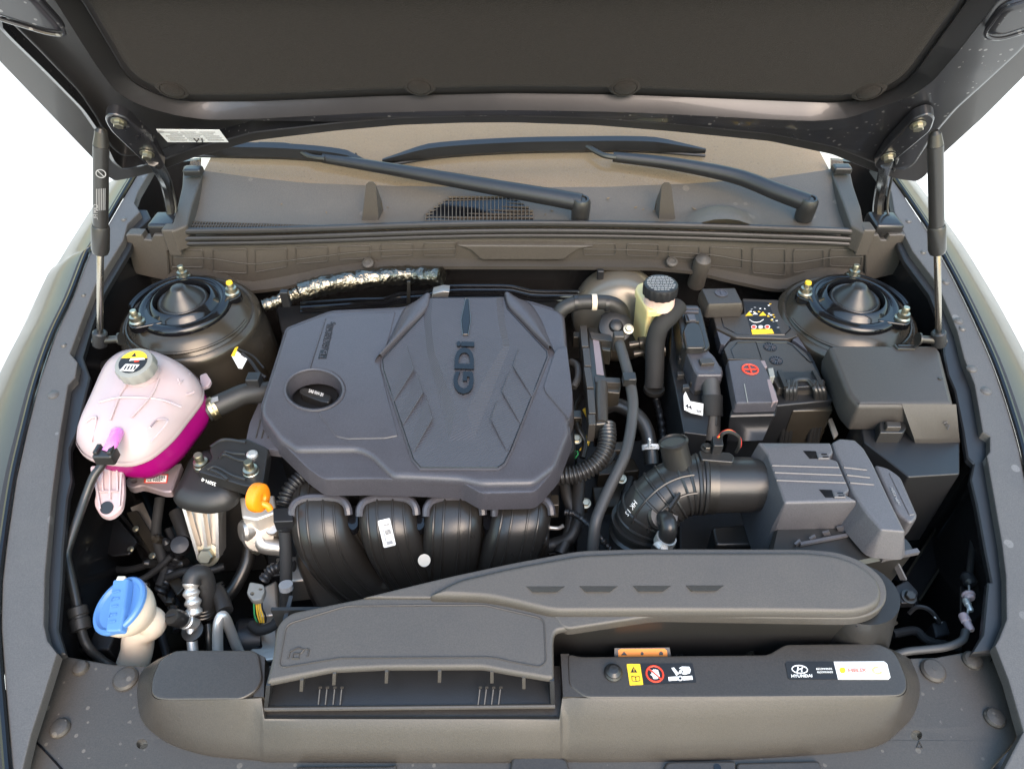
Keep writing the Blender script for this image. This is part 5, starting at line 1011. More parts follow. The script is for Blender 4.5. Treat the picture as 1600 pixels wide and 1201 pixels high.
# ================================================================ washer filler
wf = thing("washer_filler", "blue washer fluid cap on an ivory filler neck in the front left corner", "washer filler", pl(.72)(205, 1000))
ax = V((-.36, -.12, .92)).normalized(); c = pl(.812)(186, 945)
bm = NB(); lathe(bm, c - ax * .054, ax, [(.016, 0), (.018, .010), (.027, .022), (.0325, .032), (.0345, .041), (.034, .048), (0, .048)], 32); ob("funnel", bm, IVORY, wf, sharp=60)
bm = NB(); tube(bm, [c - ax * .035, c - ax * .05 + V((.004, -.002, -.004)), pl(.745)(218, 988), pl(.715)(214, 1016), pl(.69)(205, 1045)], lambda t, l: .0185 + .002 * t, 22, 6); ob("neck", bm, IVORY, wf, sharp=60)
bm = NB(); lathe(bm, c, ax, [(.0345, -.006), (.037, -.004), (.0372, .000), (.0355, .0022), (.032, .0022), (.029, -.0010), (.012, -.0030), (.010, -.0005), (0, -.0005)], 36); wc = ob("cap", bm, BLUE, wf, sharp=40)
lift = ax * .010; hq = [pl(c.z + .012 + dz)(x, y) for x, y, dz in ((176, 905, .004), (200, 902, .004), (194, 950, 0), (188, 985, -.006), (164, 986, -.006), (170, 945, 0))]
bm = NB(); slab(bm, rr(hq, .003), rp(.0025, .010), dn=-ax); hd = ob("grip_bar", bm, BLUE, wc, wn=True)
n_ = newell(hq); n_ = n_ if n_.z > 0 else -n_
for k, (x, y) in enumerate(((181, 925), (180, 936), (178, 948), (176, 961), (174, 972))):
    p = c + ax * .013; t = (p - CAM).dot(n_)
    r_ = ray(x, y); s_ = (hq[2] - CAM).dot(n_) / r_.dot(n_); p = CAM + r_ * s_
    bm = NB(); bar(bm, p + V((-.004, 0, .0003)), p + V((.004, .002, .0003)), .0016, .0012); 
    if k % 2: bar(bm, p + V((-.004, .003, .0003)), p + V((-.004, -.003, .0003)), .0012, .0012)
    ob("embossed_symbol", bm, BLUE, hd)
bm = NB(); box(bm, (hq[0] + hq[1]) / 2 + V((0, .001, -.003)), .010, .006, .006, b=.001); ob("cap_hinge", bm, IVORY, wc)
bm = NB(); box(bm, pl(.70)(168, 1010), .03, .03, .04, b=.003); simple("connector", bm, BLACK, "black square connector below the blue washer cap", "connector", wn=True)
# ================================================================ air conditioning lines
al = thing("service_line", "bright aluminium air conditioning line with ribbed black service cap near the front", "aluminium pipe", pl(.70)(300, 985))
bm = NB(); tube(bm, tz([(303, 1030, .70), (300, 1000, .715), (299, 980, .725)]), .0068, 14, 4); ob("pipe", bm, BRIGHT, al)
q = tz([(303, 958, .742), (302, 944, .752), (299, 925, .762), (299, 910, .77)])
bm = NB(); tube(bm, q, lambda t, l: .0095 + .0016 * sin(l * 520), 18, 8); ob("bellows_fitting", bm, BRIGHT, al, sharp=70)
ax = V((-.25, -.3, .9)).normalized(); c = pl(.735)(297, 972)
bm = NB(); lathe(bm, c - ax * .012, ax, [(.008, 0), (.008, .016), (.0105, .017), (.0105, .021), (.009, .022), (.009, .025), (.0105, .026), (.0105, .029), (.008, .030)], 20); ob("valve_body", bm, BRIGHT, al)
bm = NB(); lathe(bm, c + ax * .017, ax, [(.0105, 0), (.0112, .002), (.0112, .018), (.0095, .022), (0, .022)], 22); cpp = ob("service_cap", bm, SATIN, al)
bm = NB(); bar(bm, c + ax * .0396 + V((-.005, 0, 0)), c + ax * .0396 + V((.005, .002, .001)), .003, .0012); ob("cap_rib", bm, BLACK, cpp)
bm = NB(); lathe(bm, pl(.722)(302, 986), (0, -.2, 1), [(.014, 0), (.014, .004), (.008, .005)], 20); ob("washer", bm, DARKMET, al)
bm = NB(); tube(bm, tz([(299, 912, .77), (303, 899, .775), (315, 897, .77), (322, 912, .755), (322, 935, .735), (322, 960, .71)]), .0125, 16, 6); ob("rubber_hose", bm, RUBBER, al)
for k in range(3):
    bm = NB(); a = pl(.725)(318, 944 + k * 5); lathe(bm, a, (.1, .25, 1), [(.0155, -.0012), (.0165, 0), (.0155, .0012)], 20); ob("crimp_ring", bm, DARKMET, al)
a2 = thing("return_line", "bent pale aluminium pipe rising in a hook left of the intake duct mouth", "aluminium pipe", pl(.70)(345, 1000))
bm = NB(); tube(bm, tz([(341, 1040, .70), (340, 1000, .725), (341, 975, .742), (346, 962, .748), (352, 966, .742), (360, 985, .72), (372, 1015, .69), (380, 1030, .67)]), .0068, 14, 6); ob("pipe", bm, BRIGHT, a2)
bm = NB(); tube(bm, tz([(352, 955, .735), (346, 935, .735), (338, 922, .735)]), .0105, 14, 4); ob("rubber_hose", bm, RUBBER, a2)
for k in range(4):
    bm = NB(); a = pl(.735)(341 - k * 2, 930 - k * 5); lathe(bm, a, (-.3, .5, .6), [(.0115, -.001), (.0125, 0), (.0115, .001)], 18); ob("crimp_ring", bm, DARKMET, a2)
bm = NB(); tube(bm, tz([(330, 1030, .68), (327, 1000, .70), (325, 975, .71)]), .005, 12, 3); simple("thin_pipe", bm, DARKMET, "thin dull metal pipe between the two aluminium lines", "pipe")
bm = NB(); tube(bm, tz([(392, 840, .70), (385, 880, .685), (368, 915, .67), (352, 935, .66)]), .0095, 12, 5); simple("radiator_pipe", bm, DARKMET, "dark metal pipe slanting from the mount leg down to the front", "pipe")
bm = NB(); tube(bm, tz([(262, 902, .66), (290, 892, .67), (330, 890, .67), (350, 884, .67)]), .006, 12, 5); simple("hose", bm, RUBBER, "thin black hose crossing below the aluminium leg of the mount", "hose")
# alternator parts and plug
an = thing("alternator", "dull aluminium alternator housing with slots left of the intake duct", "alternator", pl(.62)(410, 980))
for nme, z, q, hh, m in (("housing", .665, [(388, 975), (430, 965), (440, 1030), (390, 1035)], .06, ALU), ("housing_rib", .68, [(400, 920), (432, 905), (436, 960), (404, 965)], .05, ALU), ("bracket_piece", .69, [(430, 870), (490, 865), (490, 905), (440, 910)], .05, ALU), ("slot", .6665, [(393, 995), (408, 993), (410, 1012), (394, 1013)], .001, GLOSSB)):
    bm = NB(); slab(bm, rr(T(pl(z), q), .004), rp(.0005 if hh < .01 else .004, hh)); ob(nme, bm, m, an, wn=True)
bm = NB(); lathe(bm, pl(.65)(385, 1000), (-1, -.2, .2), [(.03, -.02), (.03, .01), (.026, .014), (0, .014)], 28); ob("pulley", bm, BLACK, an)
ap = thing("alternator_plug", "dark grey two hole plug with yellow and green wires hanging above the alternator", "connector", pl(.70)(400, 925))
bm = NB(); slab(bm, rr(T(pl(.72), [(390, 908), (412, 912), (414, 922), (408, 936), (394, 938), (385, 926)]), .004), rp(.002, .010), holes=[[pl(.72)(394 + 3.5 * cos(a), 927 + 3 * sin(a)) for a in [k * pi / 5 for k in range(10)]], [pl(.72)(407 + 3.5 * cos(a), 920 + 2 * sin(a)) for a in [k * pi / 5 for k in range(10)]]]); ob("plug_body", bm, GREYCAP, ap)
for k, (m, x) in enumerate(((GREENW, 396), (YELW, 400), (YELW, 403), (YELW, 406), (BLACK, 409))):
    bm = NB(); tube(bm, tz([(x, 936, .71), (x + 1, 950, .70), (x + 2 + k, 962, .69), (x + 6, 972, .68)]), .0012, 6, 4); ob("wire", bm, m, ap)
bm = NB(); tube(bm, tz([(392, 975, .69), (405, 984, .69), (425, 978, .69), (440, 960, .69)]), .007, 12, 5); ob("taped_bundle", bm, TAPE, ap)
bm = NB(); tube(bm, tz([(412, 905, .72), (424, 890, .73), (440, 884, .735), (462, 884, .735)]), corr(.007, .0013, .005), 12, 9); ob("corrugated_sleeve", bm, BLACK, ap, sharp=80)
# loose harness in the left pocket
for k, (q, r, m, lab) in enumerate((
    ([(250, 778, .73), (247, 800, .72), (244, 830, .70), (250, 860, .68), (258, 890, .66), (250, 915, .65)], .0075, TAPE, "black taped cable bundle hanging below the silver bracket"),
    ([(280, 860, .67), (272, 880, .66), (262, 905, .65), (250, 925, .64)], .010, BLACK, "ribbed black conduit left of the aluminium leg"),
    ([(205, 912, .66), (230, 900, .66), (250, 885, .67), (268, 868, .68)], .005, TAPE, "thin taped cable reaching from the washer cap towards the conduit"),
    ([(222, 905, .64), (240, 950, .63), (252, 990, .62), (262, 1030, .62)], .006, RUBBER, "dark hose sloping down between the washer filler and the aluminium lines"),
    ([(275, 800, .70), (290, 840, .69), (282, 858, .68)], .011, RUBBER, "black hose below the mount cap left of the aluminium leg"))):
    bm = NB(); tube(bm, tz(q), corr(r, .0014, .006) if "ribbed" in lab else r, 12, 8); simple("cable" if "cable" in lab else "hose", bm, m, lab, "cable" if "cable" in lab else "hose", sharp=80)
bm = NB(); lathe(bm, pl(.69)(283, 852), (.2, -.5, 1), [(.013, -.01), (.016, 0), (.013, .01), (0, .012)], 18); simple("connector", bm, BLACK, "round black connector above the ribbed conduit left of the aluminium leg", "connector")
bm = NB(); bar(bm, pl(.64)(215, 790), pl(.60)(240, 845), .02, .03); simple("support_bar", bm, TOWER, "flat brown bar seen behind the hanging cable bundle", "bar")
sp = thing("harness_clip", "yellow tipped white tape tag on a cable right of the left strut tower", "cable tag", pl(.86)(375, 555))
bm = NB(); slab(bm, T(pl(.865), [(362, 556), (368, 546), (386, 560), (378, 575), (372, 574)]), rp(.0005, .0015)); ob("paper_tag", bm, WHITE, sp); bm = NB(); slab(bm, T(pl(.867), [(361, 555), (367, 543), (372, 541), (366, 556)]), rp(.0005, .0015)); ob("yellow_tip", bm, YEL, sp)
bm = NB(); tube(bm, tz([(378, 552, .868), (392, 565, .86), (404, 582, .855), (415, 590, .85)]), .0028, 8, 4); tube(bm, tz([(372, 545, .868), (395, 556, .86), (412, 575, .855)]), .0015, 8, 4); ob("cable_run", bm, BLACK, sp)
bm = NB(); box(bm, pl(.85)(401, 606), .02, .02, .05, b=.002); simple("connector", bm, BLACK, "grey black connector against the left edge of the engine cover", "connector", wn=True)
bm = NB(); tube(bm, tz([(140, 600, .80), (150, 580, .81), (175, 566, .82), (205, 562, .82)]), .008, 12, 5); simple("hose", bm, RUBBER, "black hose curving behind the coolant tank beside the left trim", "hose")
# ================================================================ firewall side: foil pipe, hoses, brake parts
fo = thing("heat_shield_pipe", "crinkled silver foil wrapped pipe below the left half of the cowl", "foil pipe", vy(1.12)(500, 450))
q = [vy(1.135 - .0004 * abs(x - 640))(x, y) for x, y in ((412, 478), (440, 468), (468, 456), (500, 447), (540, 440), (590, 433), (640, 430), (690, 431))]
random.seed(3)
bm = NB(); tube(bm, q[2:], lambda t, l: .0170 + random.uniform(-.0012, .0012), 18, 9); ob("foil_wrap", bm, FOIL, fo, sharp=25)
bm = NB(); tube(bm, q[:3], corr(.0105, .0008, .0035), 16, 12); ob("foil_sleeve", bm, FOIL, fo, sharp=80)
bm = NB(); box(bm, q[1] + V((.012, -.012, .012)), .014, .012, .03, b=.002); ob("pipe_clip", bm, BLACK, fo, wn=True)
for k, (y, z, r) in enumerate(((468, .83, .0036), (475, .825, .0036), (481, .82, .003))):
    bm = NB(); o = [(470, y + 6), (560, y), (600, y - 1 - k), (622, y - 9), (665, y - 12), (690, y - 20), (760, y - 21), (800, y - 20), (830, y - 13), (870, y - 12), (905, y - 12)]
    tube(bm, [vy(1.10 + .02 * (k == 0))(x, yy) for x, yy in o], r, 8, 2); simple("brake_line", bm, GLOSSB, ("uppermost", "middle", "lowest")[k] + " of three bent black pipes along the firewall behind the engine cover", "pipe", "brake lines on the firewall")
bm = NB(); P = [vy(1.08)(x, y) for x, y in ((636, 440), (641, 440), (641, 476), (635, 476))]; slab(bm, P, rp(.0005, .004), dn=V((0, 1, 0))); simple("pipe_bracket", bm, DARKMET, "upright metal strip holding the black pipes behind the engine cover", "bracket")
bm = NB(); P = [vy(1.075)(x, y) for x, y in ((674, 466), (676, 459), (692, 455), (702, 456), (700, 466))]; slab(bm, P, rp(.001, .02), dn=V((0, 1, 0))); simple("heat_plate", bm, ALU, "small bare metal plate peeping out behind the top of the engine cover", "plate")
for x in (686, 690, 938): pass
for x, y, lab in ((687, 428, "black clip below the cowl flange above the engine cover"), (938, 428, "black clip below the cowl flange near the heater hoses")):
    bm = NB(); box(bm, vy(1.13)(x, y), .012, .01, .018, b=.002); simple("pipe_clip", bm, BLACK, lab, "clip", wn=True)
bo = thing("brake_servo", "large dull brown brake servo drum behind the brake fluid reservoir", "brake servo", pl(.86)(975, 470))
bm = NB(); lathe(bm, vy(1.10)(966, 500), (-.1, -1, .25), [(.085, -.06), (.088, -.02), (.082, .008), (.065, .022), (.04, .028), (0, .030)], 40); ob("servo_drum", bm, BOOST, bo, sharp=60)
bm = NB(); lathe(bm, pl(.86)(962, 510), (0, -.6, .8), [(.028, -.01), (.028, 0), (.022, .003), (.012, .003), (.010, .010), (.006, .012), (0, .012)], 24); ob("servo_boss", bm, BLACK, bo)
bm = NB(); hexbolt(bm, pl(.866)(982, 514), (0, -.6, .8), .006); ob("nut", bm, ZINC, bo)
hh = thing("heater_hose", "black heater hose with a cream band right behind the engine cover", "hose", pl(.88)(920, 475))
q = tz([(868, 500, .86), (880, 482, .88), (903, 473, .888), (930, 472, .89), (955, 474, .888), (970, 484, .875), (974, 500, .85)])
bm = NB(); tube(bm, q, .0125, 16, 6); ob("hose_body", bm, RUBBER, hh)
bm = NB(); lathe(bm, q[3] - V((.002, 0, 0)), (1, .02, 0), [(.0128, -.0042), (.0142, -.0042), (.0142, .0042), (.0128, .0042)], 22); ob("cream_band", bm, IVORY, hh)
for i, x in ((2, -.004), (4, -.008)):
    bm = NB(); lathe(bm, q[i] + V((x, 0, 0)), (1, .05, 0), [(.0126, -.003), (.0138, -.003), (.0138, .003), (.0126, .003)], 18); ob("band", bm, BLACK, hh)
bm = NB(); tube(bm, tz([(940, 496, .86), (948, 490, .865), (956, 492, .865), (960, 498, .86)]), .0032, 8, 4); ob("clip_wire", bm, DARKMET, hh)
bf = thing("brake_fluid_reservoir", "cream plastic brake fluid reservoir with round black ribbed cap", "brake fluid bottle", pl(.87)(1020, 500))
bt_ = T(pl(.915), [(992, 452), (996, 443), (1004, 440), (1052, 446), (1056, 468), (1050, 482), (1012, 486)])
bm = NB(); slab(bm, rr(bt_, .006), rp(.004, .012)); ob("upper_flange", bm, BEIGE, bf, wn=True)
bm = NB(); slab(bm, rr(T(pl(.905), [(994, 455), (1000, 446), (1050, 450), (1054, 468), (1048, 482), (1012, 487)]), .006), [(.004, 0), (.001, .002), (0, .01), (.003, .09)]); ob("bottle", bm, BEIGE, bf, wn=True)
bm = NB(); lathe(bm, pl(.918)(1030, 468), (0, 0, 1), [(.026, -.01), (.0245, .006), (.0235, .03)], 28); ob("neck", bm, mat("frosted neck plastic", (.72, .50, .42), .3, sss=.3), bf)
c = pl(.945)(1031, 455); R = []
for r, h_ in ((.0272, -.004), (.0278, 0), (.0278, .011), (.0265, .014), (.024, .0155), (.0001, .0158)):
    R.append([c + V((cos(a) * (r - (.0011 if i % 4 > 1 and h_ < .012 else 0)), sin(a) * (r - (.0011 if i % 4 > 1 and h_ < .012 else 0)), h_)) for i, a in enumerate([k * 2 * pi / 64 for k in range(64)])])
bm = NB(); loft(bm, R); bc = ob("screw_cap", bm, BLACK, bf, sharp=30)
for k in range(9):
    y = .018 - k * .0045; wv = math.sqrt(max(0, .0225 ** 2 - y * y)); bm = NB(); x = -wv
    while x < wv - .003: l = random.uniform(.002, .006); l = min(l, wv - x); bar(bm, c + V((x, y, .0158)), c + V((x + l, y, .0158)), .0019, .0006); x += l + .0012
    ob("print_line", bm, GREYP, bc)
bm = NB(); tube(bm, tz([(1060, 478, .90), (1045, 495, .895), (1031, 510, .885), (1024, 535, .86), (1023, 570, .83), (1022, 605, .80)]), .0155, 16, 5); simple("taped_hose", bm, TAPE, "thick cloth taped trunk bending down between reservoir and relay box", "cable")
bm = NB(); lathe(bm, pl(.80)(1022, 608), (0, 0, 1), [(.017, -.004), (.018, 0), (.017, .004)], 18); simple("hose_ring", bm, DARKMET, "rusty dark ring at the lower end of the taped trunk", "ring")
bm = NB(); tube(bm, tz([(1026, 625, .76), (1032, 650, .75), (1036, 680, .74), (1036, 700, .73)]), corr(.006, .001, .005), 10, 10); simple("corrugated_sleeve", bm, BLACK, "thin ribbed sleeve below the taped trunk left of the side port", "cable", sharp=80)
mc = thing("master_cylinder_fitting", "dull metal pipe fittings right of the canister hose", "pipe fitting", pl(.82)(1005, 545))
for x, y, z in ((1003, 536, .84), (1010, 550, .83)):
    bm = NB(); lathe(bm, pl(z)(x, y), (1, .1, .1), [(.006, -.022), (.006, -.006), (.011, -.005), (.011, .014), (.008, .016), (.013, .018), (.013, .03)], 14); ob("fitting", bm, TOWER, mc)
# ================================================================ purge valve block and hoses right of the cover
pv = thing("solenoid_rail", "grey plastic solenoid rail with two arms right of the engine cover", "solenoid valve", pl(.80)(920, 590))
def qs(name, z, q, h, m, par, r=.003, b=.0025, **k):
    bm = NB(); slab(bm, rr(T(pl(z), q), r), rp(b, h)); return ob(name, bm, m, par, wn=True, **k)
for a, b in (((906, 508), (913, 541)), ((910, 543), (917, 571)), ((912, 573), (921, 605)), ((917, 608), (924, 645)), ((919, 647), (924, 663))):
    qs("rail_segment", .862, [(a[0], a[1]), (a[0] + 11, a[1]), (b[0] + 7, b[1]), (b[0] - 4, b[1])], .035, SHROUD, pv, .001, .001)
qs("rail_body", .855, [(917, 510), (936, 512), (950, 600), (949, 661), (930, 663), (920, 580)], .03, DARKMET, pv, .004, .004)
qs("upper_arm", .858, [(921, 518), (955, 523), (957, 533), (938, 531), (924, 528)], .03, SHROUD, pv, .001, .001)
qs("lower_arm", .858, [(929, 588), (969, 590), (970, 598), (930, 597)], .03, SHROUD, pv, .001, .001)
qs("recess", .8557, [(926, 528), (936, 532), (944, 586), (932, 584)], .002, SILV, pv, .001, .0005)
bm = NB(); tube(bm, tz([(940, 600, .86), (940, 662, .85)]), .0095, 18, 1); ob("solenoid_can", bm, SHROUD, pv)
qs("arm_block", .85, [(935, 532), (957, 532), (955, 548), (940, 546)], .03, TOWER, pv); qs("arm_block", .85, [(945, 598), (971, 598), (969, 614), (948, 612)], .03, TOWER, pv)
ho = thing("vacuum_hose", "long grey rubber hose curving from the rail down to the intake duct", "hose", pl(.78)(985, 650))
q = tz([(966, 530, .875), (972, 550, .875), (979, 575, .872), (985, 600, .868), (989, 630, .86), (987, 660, .85), (982, 690, .842), (974, 718, .835), (956, 755, .822), (940, 790, .81), (931, 815, .80), (927, 845, .78), (926, 870, .76)])
bm = NB(); tube(bm, q, .0082, 14, 5); ob("hose_body", bm, RUBBERG, ho)
bm = NB(); box(bm, pl(.878)(983, 592), .020, .018, .014, b=.002); hc = ob("hose_clip", bm, SATIN, ho, wn=True)
bm = NB(); box(bm, pl(.886)(979, 591), .007, .010, .002); ob("clip_window", bm, DARKMET, hc)
bm = NB(); box(bm, pl(.875)(966, 532), .018, .016, .03, b=.003); ob("hose_end", bm, SHROUD, ho, wn=True)
h2_ = thing("bypass_hose", "black rubber hose passing behind the grey hose to a white clamp", "hose", pl(.80)(1005, 660))
q = tz([(938, 640, .80), (958, 632, .815), (978, 638, .815), (998, 652, .81), (1010, 672, .80), (1016, 700, .785), (1018, 725, .77)])
bm = NB(); tube(bm, q, .0115, 16, 6); ob("hose_body", bm, SATIN, h2_); spring_clamp(q[5] + V((0, .0, .002)), q[6] - q[5], .0122, WHITE, .008, par=h2_)
bm = NB(); bar(bm, pl(.805)(1014, 698), pl(.822)(1015, 686), .005, .003); ob("clamp_tongue", bm, WHITE, h2_)
co = thing("corrugated_conduit", "glossy ribbed black conduit bending under the right edge of the engine cover", "conduit", pl(.80)(940, 710))
bm = NB(); tube(bm, tz([(948, 664, .842), (949, 685, .838), (944, 706, .83), (930, 725, .822), (908, 738, .815), (885, 743, .81), (866, 743, .805)]), corr(.0118, .0017, .0056), 18, 22); ob("conduit", bm, SATIN, co, sharp=80)
for k, (q, r, m, lab) in enumerate((
    ([(880, 745, .76), (886, 775, .75), (893, 800, .74), (888, 835, .73), (875, 865, .72)], .009, RUBBER, "black hose falling right of the manifold end, left one of a pair"),
    ([(905, 745, .76), (903, 780, .75), (902, 815, .74), (890, 840, .73), (866, 850, .72), (850, 855, .72)], .010, RUBBER, "black hose falling right of the manifold end, right one of a pair"),
    ([(958, 705, .80), (945, 725, .79), (920, 732, .785)], .006, RUBBERG, "short grey hose branching off behind the ribbed conduit"),
    ([(884, 800, .765), (898, 803, .77), (915, 815, .77), (932, 832, .765), (945, 848, .76), (953, 856, .755)], .0042, BLACK, "thin ribbed cable crossing from the manifold to the duct"),
    ([(858, 824, .745), (872, 825, .745), (880, 821, .75)], .003, BRIGHT, "short bare metal pipe at the right end of the manifold"),
    ([(906, 620, .80), (898, 640, .80), (903, 668, .80), (914, 690, .79), (910, 715, .78)], .005, DARKMET, "bronze coloured tube beside the right edge of the engine cover"),
    ([(893, 565, .83), (902, 572, .835), (903, 590, .835), (896, 605, .83)], .006, RUBBERG, "small grey hose loop sticking out of the engine cover's right edge"),
    ([(914, 640, .80), (922, 660, .80), (918, 690, .79), (908, 705, .78)], .004, YELW, "thin pale tube behind the bronze coloured tube"))):
    bm = NB(); tube(bm, tz(q), corr(r, .0009, .004) if "ribbed cable" in lab else r, 12, 9); simple(lab.split()[-1] if 0 else ("cable" if "cable" in lab else "pipe" if "pipe" in lab or "tube" in lab else "hose"), bm, m, lab, "cable" if "cable" in lab else "pipe" if ("pipe" in lab or "tube" in lab) else "hose", sharp=80)
wl = thing("wire_cluster", "green and orange wire ends right of the engine cover near the conduit", "wiring", pl(.78)(898, 705))
for k in range(9):
    m = (GREENW, ORP, GREENW, BLACK, YELW)[k % 5]; x, y = 886 + random.random() * 16, 698 + random.random() * 12
    bm = NB(); tube(bm, tz([(x, y, .79), (x + random.uniform(-4, 6), y + 5, .793), (x + random.uniform(-3, 8), y + 11, .785)]), .0011, 5, 3); ob("wire", bm, m, wl)
for x, y, z, s_, lab in ((902, 530, .82, .016, "small dark connector at the upper end of the solenoid rail"), (900, 655, .80, .018, "grey connector between engine cover and solenoid rail"), (862, 790, .77, .02, "black connector right of the last manifold runner"), (912, 790, .74, .012, "tiny dark fitting left of the grey hose"), (968, 740, .74, .014, "small dark bracket block behind the grey hose")):
    bm = NB(); box(bm, pl(z)(x, y), s_, s_, s_ * 1.4, b=.002); simple("connector", bm, BLACK if k % 2 else TOWER, lab, "connector", wn=True)
for x, y, z, lab in ((901, 686, .80, "silver bolt near the right edge of the engine cover"), (915, 786, .75, "bare bolt head between the hoses right of the manifold"), (971, 748, .75, "bare bolt head beside the elbow hose")):
    bm = NB(); hexbolt(bm, pl(z)(x, y), (0, -.4, 1), .0055); simple("bolt", bm, ZINC, lab, "bolt")
gb = thing("gearbox_housing", "dark cast gearbox housing deep below the hoses right of the engine", "gearbox", pl(.5)(950, 780))
for nme, z, q, h_ in (("casing", .66, [(900, 700), (1050, 680), (1180, 800), (1100, 900), (900, 880)], .2), ("casing_rib", .69, [(930, 720), (990, 715), (1000, 735), (935, 742)], .05), ("casing_rib", .68, [(925, 760), (980, 758), (985, 790), (930, 792)], .05), ("bracket_plate", .74, [(948, 690), (985, 688), (988, 702), (950, 705)], .01)):
    qs(nme, z, q, h_, BLACK if h_ > .1 else TOWER, gb)
# ================================================================ battery
ba = thing("battery", "black car battery in a dark plastic case with red plus cover and warning label", "battery", pl(.69)(1210, 560))
BT = .870
qs("case", BT - .012, [(1112, 486), (1165, 466), (1228, 468), (1302, 625), (1150, 640)], .17, BLACK, ba, .004, .003)
rear = [(1114, 492), (1163, 490), (1160, 466), (1224, 469), (1247, 524), (1232, 529), (1150, 527), (1119, 512)]
qs("rear_cover", BT, rear, .02, SHROUD, ba, .003, .002)
frt = [(1131, 544), (1140, 533), (1150, 530), (1230, 531.5), (1243, 538), (1260, 551), (1277, 580), (1292, 606), (1216, 606), (1188, 562), (1137, 561)]
qs("front_cover", BT + .002, frt, .02, SHROUD, ba, .003, .002)
qs("corner_wedge", BT, [(1120, 516), (1142, 527), (1133, 539), (1126, 537)], .02, COVER, ba, .001, .001); qs("corner_wedge", BT, [(1247, 525), (1262, 548), (1245, 535), (1238, 530)], .02, COVER, ba, .001, .001)
bm = NB(); P = T(pl(BT + .0022), [(1147, 560), (1142, 546), (1152, 535), (1181, 534), (1190, 561)]); tube(bm, P, .0008, 5, 1); P = T(pl(BT + .0022), [(1181, 534), (1229, 535), (1238, 539), (1262, 563), (1266, 566), (1272, 565)]); tube(bm, P, .0011, 5, 1); ob("mould_line", bm, GLOSSB, ba)
bm = NB(); P = T(pl(BT + .0003), [(1127, 497), (1131, 511), (1152, 522), (1226, 523), (1235, 514), (1228, 497)]); tube(bm, P, .0009, 5, 1); ob("mould_line", bm, GLOSSB, ba)
for x, y in ((1203, 542.5), (1212.5, 563.5)):
    c = pl(BT + .002)(x, y); r = mpx(c) * 10.5; bm = NB(); lathe(bm, c, (0, 0, 1), [(r, 0), (r * .97, .0012), (r * .9, .0012), (r * .88, .0003), (0, .0003)], 26); vp = ob("vent_plug", bm, GLOSSB, ba)
    for k in range(12):
        a = k * pi / 6; d = V((cos(a), sin(a), 0)); bm = NB(); bar(bm, c + d * r * .28 + V((0, 0, .001)), c + d * r * .84 + V((0, 0, .001)), .0011, .0016); ob("plug_fin", bm, COVER, vp)
# label
L0 = pl(BT + .0004); L1 = pl(BT + .0012)
bl_ = tag(thing("battery_label", "", "", L0(1190, 495)), "black warning label with yellow strip and symbols on top of the battery", "label")
decal("black_field", L0, [(1162, 471), (1200, 472), (1221, 521), (1175, 522.5)], DARKP, bl_, t=.0004)
decal("yellow_field", L1, [(1173.5, 514.5), (1206, 514), (1209.5, 521), (1175.5, 522.3)], YEL, bl_, t=.0003)
for x, y in ((1169.5, 490), (1191, 490)): poly("warning_triangle", L1, [(x - 5, y + 3), (x + 1, y - 3.4), (x + 6.5, y + 2.6)], YEL, bl_)
poly("white_triangle", L1, [(1176, 491), (1180, 487.5), (1184, 490.7)], WHITE, bl_)
bm = NB(); tube(bm, T(L1, [(1171, 499), (1177, 503), (1186, 503), (1193, 499)]), .0006, 5, 4); ob("arc_mark", bm, WHITE, bl_)
for k, (x, y) in enumerate(((1178, 510.5), (1188.5, 510.5), (1199, 510.3))): poly("round_symbol", L1, blob(0, x, y, 4.4, 3), (WHITE, GREYP, WHITE)[k], bl_); poly("symbol_core", pl(BT + .0018), blob(0, x, y, 3.2, 2.1), (RED, WHITE, RED)[k], bl_)
random.seed(5)
for k in range(26):
    u = random.random(); v = random.random(); c0 = random.choice(((1190, 474, 12, 42), (1166, 475, 18, 14), (1200, 493, 10, 24))); x, y = c0[0] + u * c0[2] + (v * c0[3]) * .42, c0[1] + v * c0[3]
    if y > 512: continue
    poly("print_mark", L1, [(x, y), (x + random.uniform(1.5, 4), y - .1), (x + random.uniform(2, 4.5), y + 1.1), (x + .5, y + 1.2)], random.choice((YEL, WHITE, GREYP)), bl_, t=.0003)
# fuse cover at the rear
fc_ = thing("fusible_link_cover", "small grey raised terminal cover with a round lock at the rear of the battery", "terminal cover", pl(.88)(1130, 470))
bm = NB(); slab(bm, rr(T(pl(.897), [(1096, 450), (1149, 449), (1161, 473), (1107, 475)]), .003), [(.003, 0), (.001, .001), (0, .003), (-.003, .012), (-.003, .026)]); ob("cover", bm, SHROUD, fc_, wn=True)
bm = NB(); c = pl(.8975)(1127, 458); r = mpx(c) * 10; lathe(bm, c, (0, 0, 1), [(r, 0), (r, .0012), (r * .8, .0014), (r * .78, .0004), (0, .0004)], 22); bar(bm, c + V((0, r * .7, .0008)), c + V((0, -r * .7, .0008)), .003, .0014); ob("lock_knob", bm, COVER, fc_)
for x in (1117, 1157): bm = NB(); box(bm, pl(.875)(x, 490), .002, .002, .014); ob("cover_lug", bm, SHROUD, fc_)
